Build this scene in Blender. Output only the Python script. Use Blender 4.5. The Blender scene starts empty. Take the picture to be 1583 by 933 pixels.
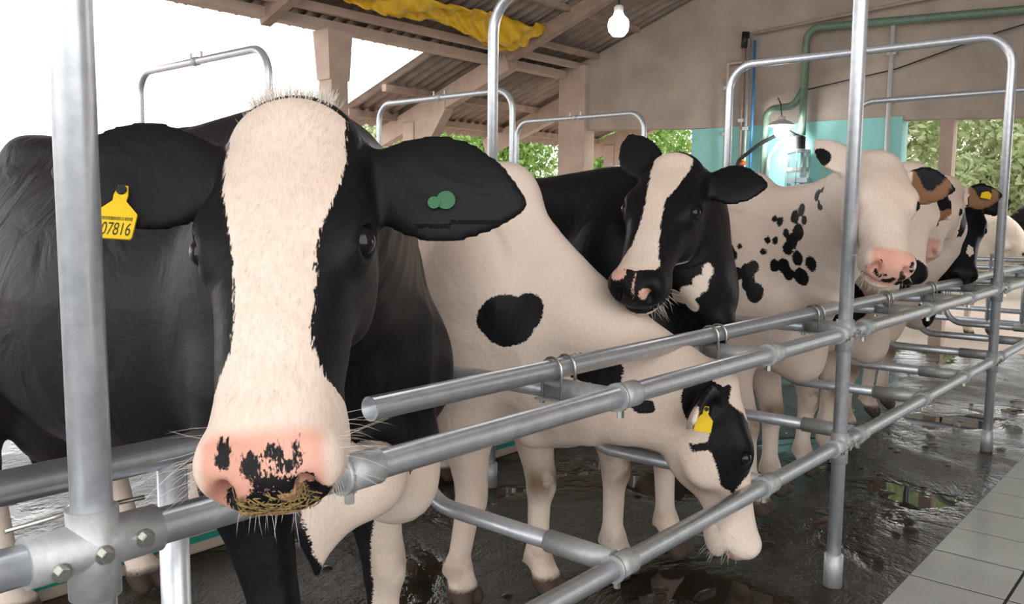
import bpy, bmesh, math, random, time
import numpy as np
from mathutils import Matrix, Vector
random.seed(7); RNG = np.random.default_rng(11)
scene = bpy.context.scene; COL = scene.collection
# ---------------------------------------------------------------- camera
CAM_F, CAM_H = 1320.0, 1.38                       # focal length in pixels of the 1583-wide frame, eye height
_A, _P, _R = math.radians(40.74), math.radians(6.0), math.radians(0.48)
_fw = Vector((math.cos(_A), math.sin(_A), 0)); _r = Vector((math.sin(_A), -math.cos(_A), 0)); _u = Vector((0, 0, 1))
_f = _fw * math.cos(_P) - _u * math.sin(_P); _up = _u * math.cos(_P) + _fw * math.sin(_P)
_r2 = _r * math.cos(_R) + _up * math.sin(_R); _u2 = _up * math.cos(_R) - _r * math.sin(_R)
cam = bpy.data.cameras.new('camera'); cam.sensor_width = 36.0; cam.lens = 36.0 * CAM_F / 1583.0; cam.clip_end = 300; cam.clip_start = .02
cam_o = bpy.data.objects.new('camera', cam); COL.objects.link(cam_o)
M_ = Matrix((( _r2.x, _u2.x, -_f.x, 0), (_r2.y, _u2.y, -_f.y, 0), (_r2.z, _u2.z, -_f.z, CAM_H), (0, 0, 0, 1)))
cam_o.matrix_world = M_; scene.camera = cam_o
# ---------------------------------------------------------------- overcast sky, exposure
world = bpy.data.worlds.new('overcast_sky'); scene.world = world; world.use_nodes = True
bg = world.node_tree.nodes['Background']; bg.inputs[0].default_value = (1.0, 1.0, 1.0, 1); bg.inputs[1].default_value = 2.2
vs = scene.view_settings; vs.view_transform = 'Standard'; vs.look = 'None'; vs.gamma = 1.0; vs.use_curve_mapping = False; vs.exposure = 0.25
# ---------------------------------------------------------------- implicit-surface body builder
def nrm(a):
    a = np.asarray(a, float); return a / np.linalg.norm(a)
def smin(a, b, k):
    h = np.maximum(k - np.abs(a - b), 0.0) / k
    return np.minimum(a, b) - h * h * k * 0.25
def smax(a, b, k):
    h = np.maximum(k - np.abs(a - b), 0.0) / k
    return np.maximum(a, b) + h * h * k * 0.25
def interp_rows(t, rows):
    """smooth (Catmull-Rom) interpolation of table rows; t in 0..n-1"""
    rows = np.asarray(rows, np.float32); n = len(rows)
    i = np.clip(np.floor(t).astype(int), 0, n - 2); f = (t - i).astype(np.float32)
    return [rows[i, c] * (1 - f) + rows[i + 1, c] * f for c in range(rows.shape[1])]
def crom(rows, per):
    """resample a table of rows with Catmull-Rom, per steps in each gap"""
    R_ = np.asarray(rows, float); n = len(R_); out = []
    for i in range(n - 1):
        p0 = R_[max(i - 1, 0)]; p1 = R_[i]; p2 = R_[i + 1]; p3 = R_[min(i + 2, n - 1)]
        for s in range(per):
            t = s / per
            out.append(0.5 * (2 * p1 + (p2 - p0) * t + (2 * p0 - 5 * p1 + 4 * p2 - p3) * t * t + (3 * p1 - p0 - 3 * p2 + p3) * t ** 3))
    out.append(R_[-1]); return np.array(out)

class Field:
    def __init__(s, ax):
        s.ax = [np.asarray(a, np.float32) for a in ax]
        s.F = np.full([len(a) for a in ax], 0.5, np.float32)
    def box(s, lo, hi):
        sl = []
        for a, l, h in zip(s.ax, lo, hi):
            i = max(int(np.searchsorted(a, l)) - 1, 0); j = min(int(np.searchsorted(a, h)) + 1, len(a))
            if j <= i: return None
            sl.append(slice(i, j))
        P = np.stack(np.meshgrid(*[a[q] for a, q in zip(s.ax, sl)], indexing='ij'), -1)
        return tuple(sl), P
    def put(s, lo, hi, fn, k, cut=False):
        m = k * 1.0 + 0.06
        b = s.box(np.asarray(lo) - m, np.asarray(hi) + m)
        if b is None: return
        sl, P = b
        if P.size == 0: return
        d = fn(P).astype(np.float32)
        s.F[sl] = smax(s.F[sl], -d, k) if cut else smin(s.F[sl], d, k)
    def cone(s, a, b, ra, rb, k=.03, cut=False):
        a = np.asarray(a, np.float32); b = np.asarray(b, np.float32); r = max(ra, rb)
        ab = b - a; L2 = float(ab @ ab) + 1e-9
        def fn(P):
            q = P - a; t = np.clip((q @ ab) / L2, 0, 1)
            return np.sqrt(((q - t[..., None] * ab) ** 2).sum(-1)) - (ra + (rb - ra) * t)
        s.put(np.minimum(a, b) - r, np.maximum(a, b) + r, fn, k, cut)
    def ell(s, c, r, M=None, k=.03, cut=False):
        c = np.asarray(c, np.float32); r = np.asarray(r, np.float32)
        M = np.eye(3, dtype=np.float32) if M is None else np.asarray(M, np.float32)   # rows = axes
        def fn(P):
            q = (P - c) @ M.T
            k0 = np.sqrt(((q / r) ** 2).sum(-1)); k1 = np.sqrt(((q / (r * r)) ** 2).sum(-1)) + 1e-6
            return k0 * (k0 - 1) / k1
        R_ = float(r.max()); s.put(c - R_, c + R_, fn, k, cut)
    def loft(s, pts, ups, sec, k=.04, p=2.3, pear=0.0, cut=False, per=5):
        """tube along pts; sec rows = halfwidth, up, down ; pear>0 narrows the lower half, pear<0 the upper half"""
        T = crom(np.hstack([pts, ups, sec]), per)
        pts = T[:, :3].astype(np.float32); ups = T[:, 3:6]; sec = np.maximum(T[:, 6:9], .004).astype(np.float32)
        n = len(pts); R_ = float(sec.max())
        tang = np.gradient(pts, axis=0); tang /= np.linalg.norm(tang, axis=1)[:, None]
        up = ups - (ups * tang).sum(1)[:, None] * tang; up /= np.linalg.norm(up, axis=1)[:, None]
        up = up.astype(np.float32); side = np.cross(up, tang).astype(np.float32)
        def fn(P):
            sh = P.shape[:-1]; Q = P.reshape(-1, 3)
            best = np.full(len(Q), 1e9, np.float32); bt = np.zeros(len(Q), np.float32)
            for i in range(n - 1):
                ab = pts[i + 1] - pts[i]; q = Q - pts[i]; t = np.clip((q @ ab) / (ab @ ab), 0, 1)
                e = q - t[:, None] * ab; d = (e * e).sum(1)
                m = d < best; best[m] = d[m]; bt[m] = i + t[m]
            i = np.clip(bt.astype(int), 0, n - 2); f = (bt - i)[:, None]
            c = pts[i] * (1 - f) + pts[i + 1] * f; U = up[i] * (1 - f) + up[i + 1] * f; S = side[i] * (1 - f) + side[i + 1] * f
            Tn = np.cross(S, U)
            sc = sec[i] * (1 - f) + sec[i + 1] * f
            q = Q - c; y = (q * U).sum(1); x = (q * S).sum(1); z = (q * Tn).sum(1)
            h = np.where(y > 0, sc[:, 1], sc[:, 2]); w = sc[:, 0]
            fr = np.clip(-y / h, -1, 1)
            w = w * (1 - pear * np.clip(fr, 0, 1) ** 1.5) if pear > 0 else w * (1 + pear * np.clip(-fr, 0, 1) ** 1.5)
            rho = ((np.abs(x) / w) ** p + (np.abs(y) / h) ** p) ** (1 / p)
            mn = np.minimum(w, h); d = (rho - 1) * mn
            d = np.where(np.abs(z) > 1e-5, np.sqrt(np.maximum(d, 0) ** 2 + z * z) + np.minimum(d, 0), d)
            return d.reshape(sh)
        s.put(pts.min(0) - R_, pts.max(0) + R_, fn, k, cut)
    def straight(s, O, d, up, tab, k=.03, p=2.3, pear=0.0):
        """tube along a straight axis; tab rows = position, halfwidth, up, down"""
        O = np.asarray(O, np.float32); d = np.asarray(d, np.float32); up = np.asarray(up, np.float32); sd = np.cross(up, d)
        T = crom(tab, 6); a0, a1 = T[0, 0], T[-1, 0]; R_ = T[:, 1:].max(0)
        cn = np.array([O + d * a + sd * b + up * c for a in (a0, a1) for b in (-R_[0], R_[0]) for c in (-R_[2], R_[1])])
        def fn(P):
            q = P - O; a = q @ d; x = q @ sd; y = q @ up
            ac = np.clip(a, a0, a1)
            w = np.interp(ac, T[:, 0], T[:, 1]).astype(np.float32); hu = np.interp(ac, T[:, 0], T[:, 2]).astype(np.float32); hd = np.interp(ac, T[:, 0], T[:, 3]).astype(np.float32)
            h = np.where(y > 0, hu, hd); fr = y / h
            w = w * (1 - pear * np.clip(-fr, 0, 1) ** 1.5) if pear > 0 else w * (1 + pear * np.clip(fr, 0, 1) ** 1.5)
            rho = ((np.abs(x) / w) ** p + np.abs(fr) ** p) ** (1 / p)
            dd = (rho - 1) * np.minimum(w, h); z = a - ac
            return np.where(np.abs(z) > 1e-6, np.sqrt(np.maximum(dd, 0) ** 2 + z * z), dd)
        s.put(cn.min(0), cn.max(0), fn, k)
    def mesh(s):
        """surface nets -> verts, quads"""
        F = s.F; X_, Y_, Z_ = s.ax; neg = F < 0
        nx, ny, nz = F.shape
        c = np.zeros((nx - 1, ny - 1, nz - 1), np.int8)
        for a in (0, 1):
            for b in (0, 1):
                for d in (0, 1): c += neg[a:nx - 1 + a, b:ny - 1 + b, d:nz - 1 + d]
        act = np.argwhere((c > 0) & (c < 8)); idx = np.full(c.shape, -1, np.int32)
        idx[act[:, 0], act[:, 1], act[:, 2]] = np.arange(len(act))
        acc = np.zeros((len(act), 3)); cnt = np.zeros(len(act))
        i, j, k = act.T
        co = [(a, b, d) for a in (0, 1) for b in (0, 1) for d in (0, 1)]
        for p in range(8):
            for q in range(p + 1, 8):
                A_, B_ = co[p], co[q]
                if sum(abs(A_[t] - B_[t]) for t in range(3)) != 1: continue
                fa = F[i + A_[0], j + A_[1], k + A_[2]]; fb = F[i + B_[0], j + B_[1], k + B_[2]]
                m = (fa < 0) != (fb < 0)
                t = np.where(m, fa / np.where(m, fa - fb, 1), 0)
                pa = np.stack([X_[i + A_[0]], Y_[j + A_[1]], Z_[k + A_[2]]], 1); pb = np.stack([X_[i + B_[0]], Y_[j + B_[1]], Z_[k + B_[2]]], 1)
                acc += np.where(m[:, None], pa + (pb - pa) * t[:, None], 0); cnt += m
        V = acc / cnt[:, None]
        quads = []
        for axs in range(3):
            sl0 = [slice(None)] * 3; sl1 = [slice(None)] * 3
            sl0[axs] = slice(0, -1); sl1[axs] = slice(1, None)
            a = neg[tuple(sl0)]; b = neg[tuple(sl1)]
            e = np.argwhere(a != b); s0 = a[e[:, 0], e[:, 1], e[:, 2]]
            u, v = (axs + 1) % 3, (axs + 2) % 3
            ok = (e[:, u] > 0) & (e[:, v] > 0) & (e[:, u] < F.shape[u] - 1) & (e[:, v] < F.shape[v] - 1)
            e = e[ok]; s0 = s0[ok]
            def at(du, dv):
                g = e.copy(); g[:, u] += du; g[:, v] += dv; return idx[g[:, 0], g[:, 1], g[:, 2]]
            Q = np.stack([at(-1, -1), at(0, -1), at(0, 0), at(-1, 0)], 1)
            Q[~s0] = Q[~s0][:, ::-1]; quads.append(Q)
        Q = np.concatenate(quads)
        # largest connected piece only, light smoothing
        lab = np.arange(len(V))
        for _ in range(200):
            m = lab[Q].min(1); new = lab.copy(); np.minimum.at(new, Q.ravel(), np.repeat(m, 4)); new = new[new]
            if (new == lab).all(): break
            lab = new
        u_, n_ = np.unique(lab, return_counts=True); keep = lab == u_[n_.argmax()]
        rem = np.cumsum(keep) - 1; Q = rem[Q[keep[Q[:, 0]]]]; V = V[keep]
        E = np.concatenate([Q[:, [0, 1]], Q[:, [1, 2]], Q[:, [2, 3]], Q[:, [3, 0]]])
        deg = np.bincount(E[:, 0], minlength=len(V)).astype(float)
        for lam in (.5, -.52, .5, -.52, .45):
            S = np.stack([np.bincount(E[:, 0], weights=V[E[:, 1], c_], minlength=len(V)) for c_ in range(3)], 1)
            V = V + lam * (S / np.maximum(deg, 1)[:, None] - V)
        return V, Q

def axis_grid(lo, hi, flo, fhi, fine, coarse):
    g = [lo]
    while g[-1] < hi:
        x = g[-1]
        if flo <= x <= fhi: st = fine
        else:
            d = max(flo - x, x - fhi); st = min(coarse, fine + d * 0.25)
        g.append(x + st)
    return np.array(g)

# ---------------------------------------------------------------- the cow
HEAD = np.array([  # u, halfwidth, up, down
    [-.055, .045, .030, .050], [-.02, .078, .058, .085], [.03, .096, .070, .120], [.09, .108, .076, .160], [.15, .112, .076, .184], [.20, .106, .070, .180],
    [.26, .088, .062, .155], [.32, .074, .056, .112], [.38, .069, .052, .092], [.43, .070, .051, .084], [.475, .077, .052, .082], [.505, .076, .042, .074], [.532, .056, .018, .045]])
TRUNK = np.array([  # x, halfwidth, top z, bottom z
    [.33, .06, 1.06, .80], [.25, .135, 1.20, .68], [.12, .20, 1.35, .62], [-.02, .24, 1.43, .605], [-.20, .275, 1.415, .59], [-.50, .325, 1.385, .565],
    [-.80, .345, 1.38, .56], [-1.05, .325, 1.40, .62], [-1.25, .28, 1.425, .74], [-1.42, .235, 1.41, .80], [-1.55, .16, 1.35, .86], [-1.62, .06, 1.26, .95]])

def cow_field(P):
    """P: dict with S, head (origin,u,v,w local), hs, ears, feet, fine, coarse, legs"""
    S = P.get('S', 1.0); hs = P.get('hs', 1.0) * S
    O, u, v, w = P['head']; HM = np.stack([u, v, w])
    def h(a, b, c): return O + hs * (a * u + b * v + c * w)
    hp = np.array([h(a, b, c) for a in (-.12, .58) for b in (-.3, .3) for c in (-.2, .12)])
    flo, fhi = hp.min(0), hp.max(0)
    lo = np.minimum(np.array([-1.75, -.45, -.02]) * np.array([S, S, 1]), flo - .03); hi = np.maximum(np.array([.42, .45, 1.55]) * S, fhi + .03)
    if 'rear' in P: lo[0] = P['rear']
    ax = [axis_grid(lo[c], hi[c], flo[c], fhi[c], P.get('fine', .009), P.get('coarse', .018)) for c in range(3)]
    G = Field(ax)
    # trunk
    T = TRUNK[::-1] * S; T[:, 1] *= P.get('slim', .93); zc = 1.0 * S
    G.straight((0, 0, zc), (1, 0, 0), (0, 0, 1), np.stack([T[:, 0], T[:, 1], np.maximum(T[:, 2] - zc, .03), np.maximum(zc - T[:, 3], .03)], 1), k=.02, p=2.25, pear=-.45)
    def c(a, b, ra, rb, k=.05): G.cone(np.array(a) * S, np.array(b) * S, ra * S, rb * S, k * S)
    def e(cn, r, k=.06, M=None): G.ell(np.array(cn) * S, np.array(r) * S, M, k * S)
    c((.02, 0, 1.37), (-.45, 0, 1.35), .07, .045, .10); c((-.45, 0, 1.355), (-1.3, 0, 1.385), .035, .04, .08)
    for sg in (-1, 1):
        e((.02, sg * .185, 1.00), (.15, .075, .30), .10)                       # shoulder
        e((.17, sg * .15, .88), (.11, .085, .14), .08)                        # point of shoulder
        e((-1.17, sg * .25, 1.345), (.075, .06, .055), .06)                   # hook bone
        e((-1.53, sg * .10, 1.27), (.07, .05, .05), .06)                      # pin bone
        e((-1.36, sg * .19, .95), (.20, .095, .32), .09)                      # thigh
    e((-1.12, 0, .60), (.22, .16, .16), .08)                                  # udder
    for sy in (-1, 1):
        for dx in (-.08, .09): c((-1.12 + dx, sy * .07, .50), (-1.12 + dx, sy * .075, .42), .018, .012, .02)
    e((.26, 0, .72), (.10, .085, .13), .08)                                   # brisket
    c((-1.62, 0, 1.33), (-1.70, 0, 1.15), .035, .025, .04); c((-1.70, 0, 1.15), (-1.70, 0, .72), .025, .016, .03); c((-1.70, 0, .72), (-1.69, 0, .50), .03, .02, .03)
    # legs
    ft = P.get('feet', {})
    for sg, side in ((1, 'l'), (-1, 'r')):
        dx, dy = ft.get('f' + side, (0, 0)); dx /= S; dy /= S
        def q(x, y, z): f_ = np.clip((.78 - z) / .78, 0, 1); return (x + dx * f_, sg * y + dy * f_, z)
        c(q(.03, .17, .86), q(-.01, .165, .66), .115, .088, .07); c(q(-.01, .165, .66), q(.035, .155, .44), .088, .054, .05)
        e(q(.045, .155, .385), (.052, .050, .065), .03)
        c(q(.035, .155, .36), q(.02, .155, .16), .041, .036, .025); e(q(.02, .155, .135), (.047, .047, .045), .02)
        c(q(.025, .155, .12), q(.05, .155, .075), .042, .046, .02)
        for s2 in (-1, 1):
            a = np.array(q(.05, .155, .06)) + [0, s2 * .027, 0]; b = np.array(q(.082, .155, .028)) + [0, s2 * .031, 0]
            c(a, b, .036, .031, .008)
            c(np.array(q(-.018, .155, .118)) + [0, s2 * .022, 0], np.array(q(-.024, .155, .104)) + [0, s2 * .022, 0], .013, .009, .012)
        dx, dy = ft.get('h' + side, (0, 0)); dx /= S; dy /= S
        def q(x, y, z): f_ = np.clip((.82 - z) / .82, 0, 1); return (x + dx * f_, sg * y + dy * f_, z)
        c(q(-1.22, .20, .90), q(-1.20, .20, .76), .14, .115, .08); c(q(-1.20, .20, .76), q(-1.40, .185, .54), .11, .060, .06)
        c(q(-1.40, .185, .54), q(-1.43, .18, .47), .056, .052, .03); e(q(-1.445, .18, .50), (.045, .04, .065), .03)
        c(q(-1.42, .18, .44), q(-1.40, .18, .16), .044, .038, .03); e(q(-1.40, .18, .135), (.048, .048, .045), .02)
        c(q(-1.395, .18, .12), q(-1.365, .18, .075), .042, .045, .02)
        for s2 in (-1, 1):
            a = np.array(q(-1.365, .18, .06)) + [0, s2 * .027, 0]; b = np.array(q(-1.335, .18, .028)) + [0, s2 * .031, 0]
            c(a, b, .035, .030, .008)
    # neck: crest, middle and throat chains from the shoulders to the back of the skull
    n0 = np.array([.02, 0, P.get('n0z', 1.10)]) * S; hn = h(.0, 0, -.050); hj = h(.11, 0, -.070)
    d = hn - n0; L = np.linalg.norm(d)
    c1 = n0 + np.array(P.get('n1', (.30, 0, .04))) * S; c2 = hn - (u * .38 + w * .72) * min(.26, L * .42) * P.get('nb', 1.0)
    ts = np.linspace(0, 1, 9); ctr = np.array([(1 - t) ** 3 * n0 + 3 * (1 - t) ** 2 * t * c1 + 3 * (1 - t) * t * t * c2 + t ** 3 * hn for t in ts])
    tg = np.gradient(ctr, axis=0); zz = np.array([0, 0, 1.]); uph = nrm(w - u * .35); prev = None
    nf = P.get('neckfat', 1.0)
    for i, t in enumerate(ts):
        tn = nrm(tg[i]); up = zz * (1 - t) + uph * t; up = nrm(up - tn * (up @ tn))
        hw = np.interp(t, [0, .25, .5, .75, 1], [.185, .150, .120, .098, .082]) * S * nf
        hu = np.interp(t, [0, .25, .5, .75, 1], [.27, .225, .170, .115, .055]) * S * nf * P.get('crest', 1.0)
        hd = np.interp(t, [0, .25, .5, .75, 1], [.36, .330, .260, .185, .125]) * S * nf * P.get('throat', 1.0)
        cur = [(ctr[i] + up * (hu - hw * .72), hw * .72), (ctr[i], hw), (ctr[i] - up * (hd * .5), hw * .80), (ctr[i] - up * (hd - hw * .45), hw * .45)]
        if prev is not None:
            for (a, ra), (b, rb) in zip(prev, cur): G.cone(a, b, ra, rb, .075 * S)
        prev = cur
        if i == 5: thr = ctr[i] - up * (hd + .015 * S)
        if i == 3: th0 = ctr[i] - up * (hd + .035 * S)
    G.cone(hn, hj, .080 * S, .075 * S, .05 * S)
    G.cone(thr, th0, .014 * S, .022 * S, .05 * S); G.cone(th0, np.array([.29, 0, .66]) * S, .024 * S, .045 * S, .07 * S)    # dewlap
    # head
    G.straight(O, u, w, HEAD * hs, k=.035 * hs, p=2.5, pear=.42)
    def he(a, b, cc, r, k=.03, cut=False, M=None): G.ell(h(a, b, cc), np.array(r) * hs, HM if M is None else M, k * hs, cut)
    he(-.025, 0, .020, (.045, .065, .050), .04)                                # poll
    for sg in (-1, 1):
        he(.175, sg * .086, .026, (.056, .032, .034), .03)                   # brow / orbit
        he(.19, sg * .070, -.075, (.085, .036, .070), .04)                    # cheek
        he(.30, sg * .060, -.02, (.09, .018, .022), .04)                      # facial crest
        he(.490, sg * .048, .004, (.036, .032, .042), .02)                    # nostril wing
        he(.450, sg * .052, -.040, (.052, .030, .042), .03)                   # upper lip
    he(.462, 0, -.082, (.058, .052, .026), .022)                              # chin
    he(.515, 0, -.010, (.022, .058, .044), .02)                               # nose pad
    for sg in (-1, 1):
        he(.535, sg * .050, .006, (.030, .014, .026), .010, True, np.stack([nrm(u + v * sg * .55), nrm(v - u * sg * .55), w]))    # nostril
        he(.196, sg * .113, .030, (.024, .019, .017), .010, True)             # eye socket
        he(.520, sg * .05, -.060, (.04, .05, .006), .012, True)               # mouth
    # ears
    for sg, key in ((1, 'el'), (-1, 'er')):
        ed = P.get(key, (-.12, 1.0, -.18)); op = P.get(key + 'o', (-.35, .1, -.9))
        dv = nrm(ed[0] * u + sg * ed[1] * v + ed[2] * w); ov = op[0] * u + sg * op[1] * v + op[2] * w; ov = nrm(ov - dv * (ov @ dv))
        wd = np.cross(ov, dv); b0 = h(P.get('earu', .005), sg * .075, -.025); Le = P.get('earlen', .205) * hs
        ts = np.array([0, .12, .3, .5, .7, .87, 1.0]); wi = P.get('earw', 1.0) * np.array([.026, .038, .062, .073, .064, .042, .012]) * hs
        th = np.array([.028, .022, .017, .015, .0135, .012, .009]) * hs * P.get('earth', 1.0)
        sag = np.array([0, 0, .003, .006, .006, .002, -.006]) * hs
        ep = np.array([b0 + dv * Le * t - ov * s_ for t, s_ in zip(ts, sag)])
        G.loft(ep, np.tile(ov, (7, 1)), np.stack([wi, th, th], 1), k=.02 * hs, p=2.0, per=3)
        ts2 = ts[1:6]; ep2 = np.array([b0 + dv * Le * (t + .02) + ov * .024 * hs for t in ts2])
        G.loft(ep2, np.tile(ov, (5, 1)), np.stack([wi[1:6] * .72, th[1:6] * 0 + .018 * hs, th[1:6] * 0 + .018 * hs], 1), k=.012 * hs, p=2.0, per=3, cut=True)
    for a, b, ra, rb, kk in P.get('extra', []): G.cone(a, b, ra, rb, kk)
    # flat sole at the ground
    zz_ = ax[2][None, None, :].astype(np.float32); G.F = np.maximum(G.F, -zz_ + 0.0)
    return G

def head_frame(O, u, v):
    u = nrm(u); v = np.asarray(v, float); v = nrm(v - u * (v @ u)); return (np.asarray(O, float), u, v, np.cross(u, v))
# ---------------------------------------------------------------- the herd: pose of every animal, in metres
def cow_spec(loc, yaw, E_, M_, lat, S=1.06, hs=1.0, **kw):
    """loc: ground point under the withers; E_/M_: world points between the eyes and at the nose tip; lat: world direction of the animal's left"""
    ca, sa = math.cos(yaw), math.sin(yaw)
    R_ = np.array([[ca, sa, 0], [-sa, ca, 0], [0, 0, 1]])          # world -> local
    l3 = np.array([loc[0], loc[1], 0.0])
    e_ = R_ @ (np.array(E_) - l3); m_ = R_ @ (np.array(M_) - l3); u = nrm(m_ - e_)
    P = dict(S=S, hs=hs, head=head_frame(e_ - u * .18 * hs * S, u, R_ @ np.array(lat)), loc=loc, yaw=yaw); P.update(kw); return P
RAD = math.radians
COWS = {
 'A': cow_spec((1.28, 1.78), RAD(-86), (.669, .971, 1.326), (0.513, 0.793, 1.054), (.655, -.755, .028), S=1.12, hs=.88, fine=.0065, coarse=.016,
      neckfat=.90, throat=.82, n1=(.16, 0, .08), el=(.26, 1, -.06), er=(.02, 1, .22), earlen=.262, earw=1.15, earu=.025, feet={'fl': (.10, -.02), 'fr': (.12, -.05), 'hl': (.38, .0), 'hr': (.30, .0)},
      extra=[((0.387, -0.309, 0.655), (0.371, -0.3, 0.74), 0.008, 0.022, 0.02), ((0.371, -0.3, 0.74), (0.347, -0.238, 0.88), 0.022, 0.05, 0.05), ((0.381, -0.296, 0.7), (0.423, -0.185, 0.8), 0.012, 0.03, 0.04), ((0.371, -0.3, 0.76), (0.425, -0.165, 0.84), 0.02, 0.05, 0.06), ((0.423, -0.185, 0.8), (0.316, -0.053, 0.82), 0.03, 0.08, 0.07)]),
 'B': cow_spec((2.83, 1.84), RAD(-89), (2.409, 1.439, 1.375), (2.135, 1.364, 1.136), (.263, -.963, -.068), S=1.06, hs=1.0, slim=.83, fine=.009, coarse=.017,
      el=(-.12, 1, -.02), er=(-.80, .55, .42), feet={'fl': (.12, -.03), 'fr': (.05, .0), 'hl': (.25, .05), 'hr': (.22, -.02)}),
 'C': cow_spec((2.20, 1.94), RAD(-84), (2.397, 1.193, 0.665), (2.452, 1.146, 0.34), (.70, .70, 0), S=1.05, hs=.97, slim=.85, fine=.008, coarse=.016,
      er=(-.02, .75, -.50), ero=(.5, .5, .5), feet={'fr': (-.14, .05), 'fl': (.06, -.03)}, n1=(.26, 0, -.10), n0z=1.03, crest=.86),
 'D': cow_spec((3.77, 1.79), RAD(-92), (3.29, 1.041, 1.422), (3.051, .929, 1.205), (.686, -.727, -.047), S=1.07, hs=.98, fine=.010, coarse=.018,
      throat=.80, el=(-.05, 1, .05), er=(-.75, .7, .1), elo=(.8, .1, .55), feet={'fl': (.05, .04), 'fr': (.12, .05)}),
 'E': cow_spec((4.55, 1.75), RAD(-90), (4.106, 1.168, 1.394), (3.861, 1.095, 1.096), (.891, -.434, -.135), S=1.05, hs=1.0, fine=.012, coarse=.02, earth=1.25,
      el=(.05, 1, -.15), elo=(.8, .1, .55)),
 'F': cow_spec((5.27, 1.90), RAD(-90), (5.051, 1.304, 1.409), (4.773, 1.287, 1.206), (.387, -.92, -.06), S=1.05, hs=1.0, slim=.83, fine=.014, coarse=.022, earth=1.4,
      el=(-.3, 1, .1), elo=(.8, .1, .55)),
 'G': cow_spec((6.17, 1.95), RAD(-90), (5.747, 1.328, 1.308), (5.553, 1.273, 1.006), (.565, -.821, -.08), S=1.05, hs=1.0, fine=.014, coarse=.022, earth=1.4, throat=.8, el=(-.35, 1, .1)),
 'H': cow_spec((11.0, 2.35), RAD(-120), (10.75, 1.80, .95), (10.55, 1.60, .70), (.8, -.6, 0), S=1.05, hs=1.0, fine=.022, coarse=.03, earth=2.0),
 'I': cow_spec((12.45, 1.65), RAD(90), (12.45, 2.22, 1.40), (12.40, 2.50, 1.18), (-1, 0, 0), S=1.05, hs=1.0, fine=.022, coarse=.03, earth=2.0),
}
# ---------------------------------------------------------------- materials
def new_mat(name):
    m = bpy.data.materials.new(name); m.use_nodes = True; nt = m.node_tree
    return m, nt, nt.nodes['Principled BSDF']
def nd(nt, t, **kw):
    n = nt.nodes.new(t)
    for k, v in kw.items(): setattr(n, k, v)
    return n
def setin(n, **kw):
    for k, v in kw.items(): n.inputs[k.replace('_', ' ')].default_value = v
    return n
def ramp(nt, fac, stops):
    r = nd(nt, 'ShaderNodeValToRGB'); el = r.color_ramp.elements
    while len(el) < len(stops): el.new(.5)
    for e_, (p, c) in zip(el, stops): e_.position = p; e_.color = (*c, 1) if len(c) == 3 else c
    nt.links.new(fac, r.inputs[0]); return r
def noise(nt, scale, detail=4, rough=.55, vec=None, dist=0.0):
    n = nd(nt, 'ShaderNodeTexNoise'); setin(n, Scale=scale, Detail=detail, Roughness=rough, Distortion=dist)
    if vec is not None: nt.links.new(vec, n.inputs['Vector'])
    return n
def objco(nt): return nd(nt, 'ShaderNodeTexCoord').outputs['Object']
def bump(nt, b, h, strength, dist=.01):
    n = nd(nt, 'ShaderNodeBump'); n.inputs['Strength'].default_value = strength; n.inputs['Distance'].default_value = dist
    nt.links.new(h, n.inputs['Height']); nt.links.new(n.outputs[0], b.inputs['Normal']); return n
def simple(name, c1, c2=None, rough=.6, metal=0.0, scale=6, bmp=0.0, spec=.5):
    m, nt, b = new_mat(name); c2 = c2 or tuple(x * .75 for x in c1)
    n = noise(nt, scale, 6, .6, objco(nt)); r = ramp(nt, n.outputs[0], [(.3, c2), (.7, c1)])
    nt.links.new(r.outputs[0], b.inputs['Base Color']); b.inputs['Roughness'].default_value = rough; b.inputs['Metallic'].default_value = metal
    b.inputs['Specular IOR Level'].default_value = spec
    if bmp: bump(nt, b, n.outputs[0], bmp, .004)
    return m
MAT = {}
MAT['steel'] = simple('galvanised_steel', (.72, .75, .79), (.55, .58, .615), .34, .60, 38, .05)
MAT['cast'] = simple('galvanised_casting', (.58, .60, .60), (.44, .46, .46), .5, .5, 60, .12)
MAT['bolt'] = simple('zinc_bolt', (.70, .70, .66), (.5, .5, .46), .3, .9, 80)
MAT['concrete'] = simple('stained_concrete_wall', (.52, .43, .35), (.34, .275, .225), .85, 0, 1.6, .2)
MAT['post'] = simple('pinkish_concrete_post', (.60, .46, .37), (.46, .34, .27), .8, 0, 5, .15)
MAT['timber'] = simple('sawn_timber', (.46, .33, .25), (.30, .21, .16), .8, 0, 7, .2)
MAT['sheet'] = simple('fibre_cement_sheet', (.40, .31, .25), (.27, .21, .17), .85, 0, 4, .15)
MAT['teal'] = simple('teal_paint', (.30, .66, .60), (.25, .58, .53), .45, 0, 3)
MAT['greenpipe'] = simple('green_painted_pipe', (.19, .28, .20), (.13, .20, .145), .4, 0, 20)
MAT['tan'] = simple('tan_conduit', (.50, .42, .33), (.38, .31, .25), .5, 0, 10)
MAT['black'] = simple('black_rubber', (.015, .015, .016), (.01, .01, .01), .5, 0, 10)
MAT['blue'] = simple('blue_hose', (.05, .22, .45), (.04, .16, .35), .4, 0, 10)
MAT['orange'] = simple('orange_valve', (.75, .12, .03), (.6, .08, .02), .4, 0, 10)
MAT['tarp'] = simple('yellow_tarpaulin', (.88, .54, .03), (.72, .40, .015), .42, 0, 5, .1)
MAT['yellow'] = simple('yellow_tag_plastic', (.90, .62, .02), (.80, .52, .01), .4, 0, 30)
MAT['ink'] = simple('dark_tag_ink', (.04, .03, .01), (.03, .02, .01), .6, 0, 30)
MAT['greenbtn'] = simple('green_button', (.008, .12, .035), (.006, .09, .025), .4, 0, 30)
MAT['white'] = simple('white_enamel', (.75, .75, .72), (.62, .62, .60), .35, 0, 12)
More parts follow.
